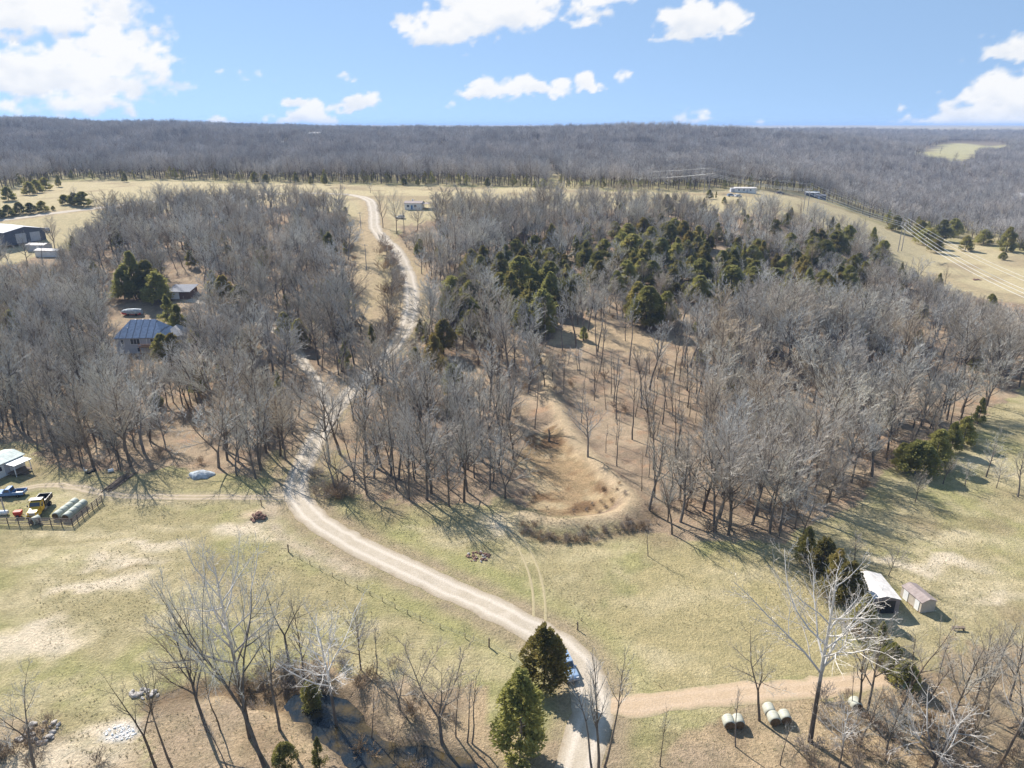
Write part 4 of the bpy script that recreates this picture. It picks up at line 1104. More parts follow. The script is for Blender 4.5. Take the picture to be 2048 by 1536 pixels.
# foreground trees, each with its own spot
BIG = [(*bare_meshes('big', make_bare(61, 20.0, 'wide', .014, 3, .95, .12, 1.15), M_TRUNK, M_TWIG), 20.0), (*bare_meshes('big', make_bare(62, 18.0, 'round', .013, 2, .95, .1, 1.1), M_TRUNK, M_TWIG_WARM), 18.0), (*bare_meshes('big', make_bare(63, 14.0, 'wide', .014, 2, .95, .1), M_TRUNK, M_TWIG), 14.0)]
SYC = [(*bare_meshes('sycamore', make_bare(74, 19.0, 'syc', .014, 0, 1.0, .0, .8), M_SYC, M_SYC_TWIG), 19.0), (*bare_meshes('sycamore', make_bare(72, 15.0, 'wide', .015, 4, 1.0, .1, .6), M_SYC, M_SYC_TWIG), 15.0), (*bare_meshes('sycamore', make_bare(73, 16.0, 'syc', .014, 0, 1.0, .06, .8), M_SYC, M_SYC_TWIG), 16.0)]
THIN = [(*bare_meshes('thin', make_bare(81 + q, 12.0, 'pole', .011, 0, 1.0, .08, .9), M_TRUNK, M_TWIG), 12.0) for q in range(3)]
DOME = [(*bare_meshes('dome', make_bare(91 + q, 11.0, 'round', .014, 3 * (q == 0), 1.0, .06, 1.1), M_TRUNK, M_TWIG_WARM), 11.0) for q in range(2)]
K = KINDS
FG = [  # base x, base y, tip y, kind, lean (right, away), width, label
    (70, 1545, 1337, BIG[2], (.05, 0), .75, 'bare forked tree in the bottom left corner of the photo'),
    (312, 1536, 1306, BIG[1], (-.10, 0), .7, 'tall brown forked tree left of the creek, leaning left, beside the white ash patch'),
    (344, 1534, 1345, THIN[0], (-.16, 0), 1.0, 'thin leaning trunk just right of the tall brown forked tree'),
    (528, 1532, 1098, BIG[0], (-.13, .05), .55, 'huge leaning tree with three long leaders over the left end of the creek'),
    (500, 1475, 1112, SYC[2], (-.02, 0), .8, 'white limbed sycamore rising behind the huge leaning tree at the creek'),
    (415, 1462, 1210, K['round'][3], (-.1, 0), .8, 'grey twiggy tree behind the littered point left of the huge leaning tree'),
    (560, 1460, 1170, BIG[1], (.04, 0), .6, 'dark upright tree between the white limbed sycamore and the creek pool'),
    (610, 1370, 1215, K['slender'][0], (.05, 0), .9, 'thin grey tree on the far creek bank above the pool'),
    (800, 1420, 1300, K['round'][1], (-.05, 0), .9, 'bushy grey tree on the litter left of the domed tree'),
    (440, 1460, 1330, THIN[1], (-.1, 0), 1.0, 'thin dark tree on the littered point left of the creek'),
    (470, 1560, 1420, THIN[2], (-.25, 0), .9, 'crooked thin stem leaning left below the littered point'),
    (578, 1325, 1135, BIG[2], (.06, .03), .75, 'dark open crowned tree on the far creek bank, right of the sycamore'),
    (676, 1462, 1235, SYC[0], (-.04, 0), .95, 'white sycamore with wide drooping limbs beside the dark creek pool'),
    (885, 1486, 1287, DOME[0], (-.03, 0), 1.0, 'domed fine twigged tree on the pale bank left of the green cedar'),
    (912, 1474, 1340, THIN[0], (.03, 0), .9, 'thin tree close right of the domed tree'),
    (934, 1486, 1352, THIN[1], (.02, 0), 1.0, 'left stem of the thin pair between domed tree and green cedar'),
    (944, 1486, 1345, THIN[2], (.08, 0), 1.0, 'right stem of the thin pair between domed tree and green cedar'),
    (722, 1340, 1225, DOME[1], (0, 0), 1.0, 'small dark trunked tree behind the creek sycamore at the pasture edge'),
    (753, 1348, 1245, THIN[2], (.04, 0), 1.0, 'thin tree with curved foot beside the small dark trunked tree'),
    (742, 1486, 1365, THIN[0], (.12, 0), .9, 'slanting thin stem on the litter right of the creek pool'),
    (1184, 1545, 1350, THIN[1], (-.22, 0), 1.0, 'pale thin tree leaning left across the lower road'),
    (1197, 1540, 1290, K['slender'][1], (0, 0), .7, 'tall straight pale tree beside the lower road'),
    (1209, 1534, 1305, THIN[0], (.16, 0), .9, 'thin tree leaning right beside the lower road'),
    (1320, 1532, 1410, THIN[2], (.06, 0), .8, 'small crooked snag on the grass right of the lower road'),
    (1519, 1442, 1255, BIG[2], (-.12, 0), .8, 'dark curved tree standing between the two groups of round bales'),
    (1620, 1484, 1152, SYC[0], (-.02, 0), .95, 'great white sycamore with dark lower trunk right of the round bales'),
    (1471, 1493, 1372, THIN[1], (0, 0), 1.0, 'slim pale tree in front of the pair of bales'),
    (1702, 1416, 1325, THIN[2], (-.12, 0), .8, 'thin forked stem beside the half hidden bale'),
    (1716, 1421, 1255, K['slender'][2], (.03, 0), .9, 'straight reddish trunked tree near the dirt strip end'),
    (1736, 1421, 1245, K['round'][0], (.05, 0), .85, 'forked reddish trunked tree near the dirt strip end'),
    (1798, 1428, 1226, BIG[1], (.04, 0), .75, 'tall dark tree in front of the green gate'),
    (1899, 1448, 1285, K['round'][2], (.05, 0), .9, 'bushy bare tree at the right thicket, left of the nest tree'),
    (1943, 1420, 1268, K['wide'][0], (.04, 0), .8, 'dark trunked tree wrapped in vine in the right thicket'),
    (1992, 1340, 1228, K['slender'][0], (.08, 0), 1.0, 'slender tree on the pasture edge above the right thicket'),
    (1848, 1575, 1395, SYC[1], (0, 0), 1.25, 'low white sycamore with many spreading limbs at the bottom right'),
    (1675, 1548, 1418, SYC[2], (.03, 0), .9, 'small white sycamore below the great sycamore at the bottom edge'),
    (1998, 1535, 1335, SYC[2], (.16, 0), .8, 'pale sycamore leaning right in the bottom right corner'),
    (2040, 1470, 1290, K['round'][1], (0, 0), 1.0, 'bare tree cut by the right edge in the bottom thicket'),
    (1560, 1530, 1440, THIN[0], (.05, 0), 1.1, 'small twiggy sapling below the three bales at the bottom edge'),
    (1860, 1400, 1300, K['slender'][3], (.04, 0), 1.0, 'thin grey tree in the thicket right of the green gate'),
    (1975, 1440, 1300, K['slender'][1], (-.03, 0), 1.0, 'thin grey tree in the thicket right of the vine wrapped tree'),
    (2020, 1400, 1255, K['round'][2], (.06, 0), .9, 'round grey tree at the top right of the bottom thicket'),
    (1720, 1490, 1370, K['slender'][4], (-.06, 0), 1.0, 'slim grey tree right of the great sycamore foot'),
    (1880, 1345, 1262, THIN[0], (-.05, 0), 1.2, 'thin upright sapling on the pasture below the bench'),
    (1770, 1520, 1400, K['wide'][2], (-.05, 0), 1.0, 'grey bushy tree between the two bottom right sycamores'),
    (1935, 1510, 1370, K['round'][3], (.05, 0), 1.0, 'grey bushy tree right of the low white sycamore'),
    (1709, 1124, 1066, K['round'][0], (.05, 0), 1.1, 'small round tree in the shade behind the metal roofed shed'),
    (1777, 1152, 1090, K['wide'][0], (0, 0), .9, 'small tree just behind the tan shed'),
    (1296, 1112, 1044, THIN[1], (0, 0), 1.2, 'thin lone sapling with a long shadow at the hay field corner'),
    (1830, 1004, 940, K['round'][3], (.03, 0), 1.0, 'small round tree on the right pasture in front of the dark cedars'),
    (1886, 968, 905, K['slender'][3], (.04, 0), 1.1, 'small pale tree at the dark cedars edge of the right pasture'),
    (1930, 972, 920, K['wide'][1], (0, 0), 1.0, 'low spreading tree on the right pasture, middle of the shaded row'),
    (1972, 954, 860, K['round'][1], (.04, 0), .9, 'tallest pasture tree in the shaded row at the right wood'),
    (1993, 976, 918, K['wide'][2], (.03, 0), .9, 'forked little tree in front of the tallest pasture tree'),
    (2036, 994, 890, K['slender'][4], (.04, 0), 1.0, 'slim tree at the right photo edge on the shaded pasture'),
    (672, 985, 850, K['slender'][2], (-.05, 0), .9, 'lone dark trunked tree on the grass right of the road bend'),
    (1070, 858, 742, K['pole'][1], (0, 0), 1.0, 'tall straight trunk at the head of the dry pond'),
    (766, 456, 382, K['wide'][0], (0, 0), .8, 'dark upright oak beside the upper road, left of the white house'),
    (794, 468, 385, K['wide'][2], (0, 0), .8, 'larger dark oak in front of the white house'),
    (808, 462, 400, K['slender'][0], (0, 0), .9, 'thin tree close right of the larger dark oak'),
    (741, 386, 362, K['wide'][1], (0, 0), 1.1, 'small tree at the bend of the upper road'),
    (685, 389, 370, K['round'][0], (0, 0), 1.2, 'bush like tree beside the road in the far field'),
    (1313, 408, 385, K['wide'][2], (0, 0), 1.2, 'round lone tree on the far tan field'),
    (150, 412, 372, K['round'][2], (0, 0), .8, 'bare tree in the clump on the far left field'),
    (1880, 308, 290, K['round'][2], (0, 0), .9, 'lone tree on the distant hill pasture'),
    (1910, 325, 303, K['round'][3], (0, 0), .8, 'second lone tree lower on the distant hill pasture'),
    (1480, 412, 385, K['slender'][1], (0, 0), 1.0, 'thin tree below the long white trailer'),
    (1890, 570, 530, K['slender'][3], (0, 0), 1.0, 'small pale tree on the power line strip'),
    (1820, 545, 515, K['pole'][0], (0, 0), 1.1, 'thin sapling on the power line strip')]
for (bx_, by_, ty, kd, ln, wd, lab) in FG:
    p = G(bx_, by_); H = max(2.0, height_for(p, ty)) / max(.75, math.cos(ln[0]))
    syc = kd in SYC
    bare_thing('sycamore_tree' if syc else 'bare_tree', kd, 0, p, H, lab, None, r5.uniform(0, 6.28), ln, wd * min(1.0, 1.0))
bd = G(1098, 882)
o = empty('dead_snag', bd); tag(o, 'short dead snag leaning at the head of the dry pond', 'snag')
MB().tube([(0, 0, -.2), (.1, .05, 1.4), (-.1, .2, 2.8)], .28, 8, .16).build('trunk', M_TRUNK, o); MB().tube([(.05, .05, 1.6), (1.0, -.2, 2.4)], .11, 6, .05).build('limb', M_TRUNK, o)

CLAND = [('the parked blue car', (1135, 1345)), ('the metal roofed shed', (1740, 1210)), ('the creek pool', (640, 1430)), ('the right pasture', (1950, 930)), ('the hip roofed house', (285, 690)), ('the brick garage', (360, 590)), ('the house drive', (595, 700)), ('the gravel road curve', (845, 640)), ('the upper clearing', (1220, 670)), ('the middle of the evergreen band', (1080, 580)), ('the left tip of the evergreen band', (930, 590)), ('the dip of the evergreen band', (1200, 545)), ('the evergreens right of the clearing', (1400, 590)), ('the crest of the evergreen band', (1400, 480)),
         ('the north end of the evergreen band', (1300, 510)), ('the evergreens below the power line', (1500, 540)), ('the evergreens at the right wood top', (1660, 590)), ('the near power pylon', (1798, 503)), ('the right end of the power line strip', (1990, 500)), ('the middle power pylon', (1610, 423)), ('the long white trailer', (1490, 384)), ('the far left field road', (60, 434)), ('the far field clump', (150, 412)), ('the far field edge', (580, 368)), ('the distant gap in the forest', (1080, 378)), ('the utility pole strip', (720, 560))]
CLW = [G(*p) for _, p in CLAND]
lists = {}
for t in CED:
    p = G(t[0], t[1]); d = [math.hypot(p.x - w.x, p.y - w.y) for w in CLW]; k = int(np.argmin(d)); lists.setdefault(k, []).append((d[k], p, t))
CSH = ['conical', 'full', 'narrow pointed', 'squat round', 'large conical']
for k, lst in lists.items():
    for n_, (d, p, t) in enumerate(sorted(lst, key=lambda q: q[0])):
        a, b, H0 = CEDARS[t[3]] if t[3] < 10 else BRONZE[t[3] - 10]
        H = max(2.0, height_for(p, t[2])) ; s = H / H0
        o = empty('cedar_tree', p, r5.uniform(0, 6.28)); w = t[4] * (1.22 if 450 < t[1] < 760 else 1.0)
        o.scale = (s * w, s * w, s)
        tag(o, '%s evergreen cedar, %s to %s' % (CSH[t[3]] if t[3] < 10 else 'bronze tinted', ORD[n_], CLAND[k][0]), 'tree', 'cedar trees')
        link('trunk', a, o); link('crown', b, o)

# ------------------------------------------------------------------ buildings, vehicles and yard things
M_WHITE = plain('white_siding', (.72, .72, .70), .6, .12, 1.2)
M_CREAM = plain('tan_siding', (.50, .44, .36), .7, .14, 1.5)
M_GREYWALL = plain('grey_siding', (.44, .45, .49), .7, .12, 1.2)
M_DARKWALL = plain('dark_siding', (.10, .11, .14), .6, .2, .8)
M_BRICK = plain('dark_brick', (.17, .11, .085), .9, .3, 3)
M_GLASS = plain('window_glass', (.05, .06, .075), .08, .1, 1, spec=.6)
M_TRIM = plain('white_trim', (.78, .78, .76), .5, .08, 2)
M_TYRE = plain('black_rubber', (.02, .02, .021), .85, .2, 6)
M_STEEL = plain('dull_steel', (.38, .38, .39), .4, .2, 4, metal=.6)
M_PIPE = plain('rusty_pipe', (.13, .10, .085), .7, .35, 5)
M_WOOD = plain('weathered_wood', (.21, .16, .12), .9, .35, 3)
M_DECK = plain('orange_deck_wood', (.42, .22, .11), .8, .25, 3)
M_YELLOW = plain('yellow_paint', (.72, .42, .03), .35, .1, 1.5, spec=.5)
M_BLACK = plain('black_paint', (.018, .018, .02), .35, .2, 2, spec=.5)
M_BLUE = plain('blue_paint', (.10, .22, .42), .25, .1, 1, spec=.6)
M_PALEBLUE = plain('pale_blue_paint', (.24, .33, .46), .25, .1, 1, spec=.6)
M_RED = plain('red_paint', (.55, .07, .04), .5, .2, 2)
M_STONE = plain('pale_stone', (.46, .42, .38), .95, .3, 1.5, .05)
M_RUBBLE = plain('burnt_rubble', (.24, .14, .105), .95, .5, 2.5, .05)
M_GREEN = plain('green_gate_paint', (.22, .40, .31), .5, .15, 3)
M_WIRE = plain('bright_cable', (.6, .6, .59), .45, .05, 1)
M_POLE = plain('grey_pole_wood', (.36, .33, .30), .9, .2, 2)
M_TARP = plain('grey_tarp', (.40, .44, .47), .6, .35, 1.2, .1)
M_HAYEND = plain('hay_end', (.16, .105, .055), 1.0, .4, 5, .08)
def wrap_mat(name, col):
    m, nt, b = new_mat(name)
    t = nt.nodes.new('ShaderNodeTexCoord'); s = nt.nodes.new('ShaderNodeSeparateXYZ'); nt.links.new(t.outputs['Object'], s.inputs[0])
    st = nmath(nt, 'SINE', nmath(nt, 'MULTIPLY', s.outputs[0], 22.0))
    c = nmix(nt, nramp(nt, st, -.6, 1, 0, .5), col, scaled(col, .72))
    c = nmix(nt, nramp(nt, nnoise(nt, 2.5, 4, .6), .4, .7, 0, .6), c, (.30, .27, .19))
    nt.links.new(c, b.inputs['Base Color']); b.inputs['Roughness'].default_value = .6
    return m
M_WRAP = wrap_mat('net_wrap', (.40, .43, .37)); M_WRAP2 = wrap_mat('net_wrap_worn', (.42, .42, .35))
def shingle_mat(name, col, streak=0.0, ribs=0.0):
    m, nt, b = new_mat(name)
    c = nmix(nt, nramp(nt, nnoise(nt, 1.2, 5, .65), .35, .68), scaled(col, .75), scaled(col, 1.15))
    t = nt.nodes['TC']; s = nt.nodes.new('ShaderNodeSeparateXYZ'); nt.links.new(t.outputs['Object'], s.inputs[0])
    if streak:
        w = nmath(nt, 'ADD', s.outputs[0], nmath(nt, 'MULTIPLY', nnoise(nt, .8, 2, .5), .5))
        st = nmath(nt, 'SINE', nmath(nt, 'MULTIPLY', w, 2.9))
        c = nmix(nt, nramp(nt, st, .80, .95, 0, streak), c, scaled(col, .35))
    if ribs:
        st = nmath(nt, 'SINE', nmath(nt, 'MULTIPLY', s.outputs[0], ribs)); c = nmix(nt, nramp(nt, st, .7, 1, 0, .35), c, scaled(col, .6))
    nt.links.new(c, b.inputs['Base Color']); b.inputs['Roughness'].default_value = .75
    return m
M_SHINGLE = shingle_mat('grey_blue_shingle', (.16, .225, .34), .8)
M_SHINGLE_L = shingle_mat('grey_shingle', (.34, .33, .33))
M_METALROOF = shingle_mat('white_metal_roof', (.60, .56, .52), 0, 14.0)
M_GREYROOF = shingle_mat('grey_metal_roof', (.46, .47, .49), 0, 9.0)
M_BROWNROOF = shingle_mat('brown_roof', (.30, .245, .225), 0, 12.0)
M_GREENROOF = shingle_mat('pale_green_roof', (.45, .50, .47), 0, 6.0)
M_DARKROOF = shingle_mat('dark_shingle', (.12, .13, .16))

def yaw_of(a, b): return math.atan2(b.y - a.y, b.x - a.x)
def root(name, label, cat, p, rz, group=None): return tag(empty(name, p, rz), label, cat, group)
def window(parent, c, w, h, face, depth=.06, mull=1):
    """window on a wall: frame with pane(s); face is 'x+','x-','y+','y-'"""
    ax = 0 if face[0] == 'x' else 1; sg = 1 if face[1] == '+' else -1
    def box(mb, u, z, su, sz, d, off):
        size = [0, 0, sz]; size[ax] = d; size[1 - ax] = su
        cc = [c[0], c[1], c[2] + z]; cc[ax] += sg * off; cc[1 - ax] += u
        mb.box(cc, size)
    t = .10; mb = MB()
    box(mb, 0, h / 2, w + 2 * t, t, depth, depth / 2); box(mb, 0, -h / 2, w + 2 * t, t, depth, depth / 2)
    for s in (-1, 1): box(mb, s * (w / 2 + t / 2), 0, t, h - t, depth, depth / 2)
    for k in range(1, mull): box(mb, -w / 2 + w * k / mull, 0, .07, h - t, depth * .8, depth / 2)
    f = mb.build('window', M_TRIM, parent)
    for k in range(mull):
        g = MB(); pw = w / mull - .08
        box(g, -w / 2 + w * (k + .5) / mull, 0, pw, h - t, .02, .02); g.build('pane', M_GLASS, f)
    return f
def gable_roof(parent, L, Wd, z, rise, over, mat, thick=.14, ridge='x', half=None):
    """two roof slabs meeting at a ridge that runs along local x"""
    for s in (-1, 1):
        y0, y1 = 0.0, s * (Wd / 2 + over); zz = z - rise * over / (Wd / 2)
        prof = [(y0 + s * .004, z + rise), (y1, zz), (y1, zz + thick), (y0 + s * .004, z + rise + thick)]
        MB().prism(prof, 'x', -L / 2 - over, L / 2 + over).build('roof_panel', mat, parent)
def gable_walls(parent, L, Wd, z, rise, mat, name='wall'):
    mb = MB()
    mb.prism([(-Wd / 2, -.5), (Wd / 2, -.5), (Wd / 2, z), (0, z + rise), (-Wd / 2, z)], 'x', -L / 2, L / 2)
    return mb.build(name, mat, parent)
def hip_roof(parent, L, Wd, z, rise, over, mat, inset, name='roof'):
    a, b = L / 2 + over, Wd / 2 + over; t = .12
    V = [(-a, -b, z), (a, -b, z), (a, b, z), (-a, b, z), (-a + inset, 0, z + rise), (a - inset, 0, z + rise), (-a, -b, z - t), (a, -b, z - t), (a, b, z - t), (-a, b, z - t)]
    F4 = [(0, 1, 5, 4), (2, 3, 4, 5), (0, 6, 7, 1), (1, 7, 8, 2), (2, 8, 9, 3), (3, 9, 6, 0), (9, 8, 7, 6)]; F3 = [(1, 2, 5), (3, 0, 4)]
    return link(name, mesh_np(name, V, [np.array(F4), np.array(F3)], [mat]), parent)
def box_part(name, parent, c, size, mat, bev=0.0, rot=None): return MB().box(c, size, rot, bev).build(name, mat, parent)

# --- hip roofed house
p = G(283, 706); h = root('house', 'grey two storey house with blue grey hip roof in the left wood', 'house', p, R(3)); h.scale = (.88, .88, .88)
L_, W_ = 15.5, 10.5
MB().box((0, W_ / 2, 2.4), (L_, W_, 5.8)).build('wall', M_GREYWALL, h)
rf = empty('roof', (0, 0, 0)); rf.parent = h
bpy.data.objects.remove(rf)
rp = hip_roof(h, L_, W_, 5.32, 4.9, .5, M_SHINGLE, 4.2); rp.location = (0, W_ / 2, 0)
for k, x in enumerate((-2.6, -.2, 2.2)): box_part('roof_vent', rp, (x, .35, 10.0), (.45, .4, .4), M_TRIM, .03)
MB().tube([(-4.4, -2.6, 7.0), (-4.4, -2.6, 8.1)], .12, 8).build('vent_pipe', M_TRIM, rp)
wing = MB().box((8.6, 9.4, 1.9), (6.0, 8.0, 4.8)).build('garage_wing', M_GREYWALL, h)
rw = hip_roof(h, 8.4, 6.2, 4.32, 2.6, .45, M_SHINGLE_L, 3.4, 'wing_roof'); rw.location = (8.6, 9.4, 0); rw.rotation_euler = (0, 0, R(90))
window(h, (-5.6, 0, 3.9), .9, 1.5, 'y-'); window(h, (-1.4, 0, 4.0), 3.0, 1.9, 'y-', mull=3); window(h, (4.6, 0, 4.0), 2.0, 1.7, 'y-', mull=2); window(h, (-.6, 0, 1.2), 1.0, 1.5, 'y-')
dk = box_part('deck', h, (3.2, -1.3, 2.72), (5.2, 2.4, .16), M_DECK)
for x in np.linspace(.7, 5.7, 6): box_part('baluster', dk, (x, -2.44, 3.25), (.09, .09, .9), M_DECK)
box_part('rail', dk, (3.2, -2.44, 3.75), (5.2, .11, .1), M_DECK)
for x in (.9, 5.5): box_part('deck_post', h, (x, -2.3, 1.15), (.18, .18, 2.95), M_DECK)
box_part('downpipe', h, (2.4, -.09, 3.0), (.14, .12, 4.2), M_TRIM)
# tarped boat behind the house
p = G(265, 630); b = root('covered_boat', 'boat under a pale blue cover on the grass behind the house', 'boat', p, R(4))
MB().lathe([(.1, -3.6), (.75, -2.6), (1.05, -1), (1.1, 1), (1.0, 2.4), (.85, 3.2)], 'x', (0, 0, 1.15), 12).build('cover', M_TARP, b)
MB().prism([(-3.4, .9), (3.1, .9), (3.0, .35), (-2.6, .35)], 'y', -.85, .85, .05).build('hull', M_RED, b)
for x in (-1, 1.6):
    for y in (-.9, .9): MB().lathe([(.33, -.1), (.36, 0), (.33, .1)], 'y', (x, y, .34), 12).build('wheel', M_TYRE, b)
# brick garage
p = G(360, 598); g = root('garage', 'low dark brick garage with one white door behind the house', 'garage', p, R(2))
gable_walls(g, 7.4, 7.0, 2.7, .55, M_BRICK).location = (0, 3.5, 0)
for c in list(g.children): pass
r2 = empty('tmp'); bpy.data.objects.remove(r2)
mb = MB(); mb.prism([(-.7, 2.66), (7.6, 3.55), (7.6, 3.69), (-.7, 2.8)], 'x', -4.2, 4.2); mb.build('roof', M_DARKROOF, g)
box_part('fascia', g, (0, -.74, 2.72), (8.4, .06, .24), M_TRIM)
box_part('garage_door', g, (-1.7, -.06, 1.2), (3.2, .1, 2.4), M_TRIM)
for k in range(1, 4): box_part('door_rail', g.children[-1], (-1.7, -.13, .6 * k), (3.2, .04, .05), M_STEEL)
# large workshop at the left
a_, b_ = G(-95, 502), G(60, 492)
p = G(20, 480); w = root('workshop', 'large dark workshop with pale metal roof at the far left', 'barn', p, R(-28))
gable_walls(w, 26, 17, 5.0, 1.6, M_DARKWALL); gable_roof(w, 26, 17, 5.0, 1.6, .4, M_GREYROOF)
box_part('roller_door', w, (13.05, -2, 2.0), (.1, 4.2, 4.0), M_GREYWALL); box_part('roller_door', w, (13.05, 4, 2.0), (.1, 4.2, 4.0), M_GREYWALL)
window(w, (-4, -8.5, 2.6), 1.6, 1.2, 'y-'); window(w, (4, -8.5, 2.6), 1.6, 1.2, 'y-')
for (x_, y_, l_, w_, hh, lab, mt) in ((80, 500, 8, 5, 2.4, 'small white roofed shed below the workshop', M_GREYWALL), (101, 511, 10, 4.5, 2.3, 'longer white roofed trailer below the workshop', M_WHITE)):
    p = G(x_, y_); s = root('shed', lab, 'shed', p, R(-6)); gable_walls(s, l_, w_, hh, .5, mt); gable_roof(s, l_, w_, hh, .5, .2, M_METALROOF); box_part('door', s, (1.2, -w_ / 2 - .04, 1.0), (.95, .06, 2.0), M_TRIM)
# white house by the upper road
p = G(829, 417); w = root('white_house', 'small white house with an open carport beside the upper road', 'house', p, R(-5))
gable_walls(w, 9.0, 7.0, 3.0, .8, M_WHITE); gable_roof(w, 9.0, 7.0, 3.0, .8, .3, M_BROWNROOF)
cp = box_part('carport_roof', w, (6.4, 0, 2.75), (4.4, 7.2, .16), M_BROWNROOF)
for x in (4.8, 8.4):
    for y in (-3.4, 3.4): box_part('carport_post', w, (x, y, 1.25), (.14, .14, 2.85), M_TRIM)
window(w, (-2.6, -3.5, 1.6), 1.1, 1.2, 'y-'); window(w, (1.2, -3.5, 1.6), 1.1, 1.2, 'y-'); box_part('door', w, (-.6, -3.54, 1.0), (.95, .07, 2.05), M_BLUE)
box_part('chimney', w, (-1.0, 1.0, 4.0), (.7, .7, 1.2), M_WHITE)
# long trailer and dark sheds on the ridge by the power line
p = G(1489, 385); t = root('trailer_home', 'long white metal roofed trailer on the far ridge beside the forest', 'trailer', p, R(-4))
gable_walls(t, 13.0, 4.4, 2.7, .5, M_WHITE); gable_roof(t, 13.0, 4.4, 2.7, .5, .15, M_METALROOF)
for x in (-4, -1, 3): window(t, (x, -2.2, 1.7), 1.0, .9, 'y-')
box_part('door', t, (1.0, -2.23, 1.0), (.9, .06, 2.0), M_GREYWALL); box_part('porch', t, (-7.6, 0, 1.3), (2.2, 4.0, 2.6), M_GREYWALL, .05)
p = G(1623, 393); t = root('shed', 'dark shed at the forest edge behind the middle power pylon', 'shed', p, R(-12)); gable_walls(t, 9, 5, 2.6, .8, M_DARKWALL); gable_roof(t, 9, 5, 2.6, .8, .2, M_GREYROOF); box_part('door', t, (2, -2.54, 1.0), (1.8, .06, 2.0), M_TRIM)
p = G(1640, 398); t = root('shed', 'second dark shed just right of the first at the forest edge', 'shed', p, R(-16)); gable_walls(t, 7, 4, 2.4, .7, M_DARKWALL); gable_roof(t, 7, 4, 2.4, .7, .2, M_DARKROOF); box_part('door', t, (-1, -2.04, 1.0), (1.2, .06, 2.0), M_PALEBLUE)
# roofs in the far forest
for (x_, y_, l_, lab) in ((632, 284, 16, 'pale roof of a lone building in the hillside forest'), (1678, 282, 14, 'pale roof of a house deep in the right forest'), (2040, 415, 9, 'white shed roof at the right edge among trees'), (560, 292, 10, 'low shed roof in the small forest gap')):
    p = G(x_, y_); p.z += 7 if x_ != 560 else 0; t = root('far_house', lab, 'house', p, R(8)); gable_walls(t, l_, 8, 4 if x_ != 2040 else 2.5, 2, M_WHITE); gable_roof(t, l_, 8, 4 if x_ != 2040 else 2.5, 2, .3, M_METALROOF)
    box_part('foundation', t, (0, 0, -4.5), (l_ - .2, 7.8, 8.0), M_STONE)

# --- metal roofed shed and tan shed at the right pasture
def oriented(px0, py0, px1, py1, hgt):
    a, b = GH(px0, py0, hgt), GH(px1, py1, hgt); m_ = (a + b) / 2; m_.z = gz(m_.x, m_.y); return m_, yaw_of(a, b), (b - a).xy.length
p, rz, ln = oriented(1733, 1140, 1774, 1193, 3.0)
s = root('metal_shed', 'shed with pale weathered metal roof beside the bronze cedar row', 'shed', p, rz)
gable_walls(s, ln - .3, 4.3, 2.3, .55, M_BROWNROOF); gable_roof(s, ln - .3, 4.3, 2.3, .55, .12, M_METALROOF, .08)
box_part('doorway_shade', s, (ln / 2 - .12, 0, 1.05), (.06, 3.0, 2.1), M_BLACK)  # black panel standing in for the shade inside the open front
p, rz, ln = oriented(1820, 1164, 1860, 1199, 2.2)
s = root('tan_shed', 'narrow tan shed with brown roof right of the metal roofed shed', 'shed', p, rz)
gable_walls(s, ln, 2.4, 1.75, .45, M_CREAM); gable_roof(s, ln, 2.4, 1.75, .45, .1, M_BROWNROOF, .07)
box_part('door', s, (-ln / 2 + 1.0, -1.23, .85), (.9, .05, 1.6), M_TRIM); box_part('door', s, (ln / 2 - .8, -1.23, .85), (.8, .05, 1.6), M_TRIM)
box_part('skid', s, (0, -1.1, .02), (ln, .2, .2), M_DECK)

# --- mobile home at the left edge
a_, b_ = G(-75, 992), G(52, 934); m_ = (a_ + b_) / 2
rz = yaw_of(a_, b_); ln = (b_ - a_).xy.length
mh = root('mobile_home', 'white mobile home with pale green roof at the left photo edge', 'mobile home', m_, rz)
gable_walls(mh, ln, 5.6, 2.9, .55, M_WHITE).location = (0, 2.8, 0)
for o in list(mh.children): pass
rr2 = empty('roof_tmp'); bpy.data.objects.remove(rr2)
for s in (-1, 1):
    y1 = 2.8 + s * 3.1; zz = 2.9 - .06
    MB().prism([(2.8 + s * .004, 3.45), (y1, zz), (y1, zz + .12), (2.8 + s * .004, 3.57)], 'x', -ln / 2 - .3, ln / 2 + .3).build('roof_panel', M_GREENROOF, mh)
for x in (-3.0, 1.2, 4.0): window(mh, (x, 0, 1.9), 1.1, 1.0, 'y-')
box_part('door', mh, (2.7, -.04, 1.25), (.95, .07, 2.05), M_GREYWALL)
pc = box_part('porch', mh, (ln / 2 - 2.2, -1.4, .55), (3.4, 2.4, .14), M_WOOD)
box_part('porch_roof', mh, (ln / 2 - 2.2, -1.5, 2.62), (3.7, 2.8, .1), M_TRIM)
for x in (-1.6, 1.6): box_part('porch_post', mh, (ln / 2 - 2.2 + x, -2.5, 1.25), (.12, .12, 2.7), M_TRIM)
for k in range(3): box_part('step', pc, (ln / 2 - 2.2, -2.75 - .28 * k, .4 - .17 * k), (1.2, .28, .08), M_WOOD)

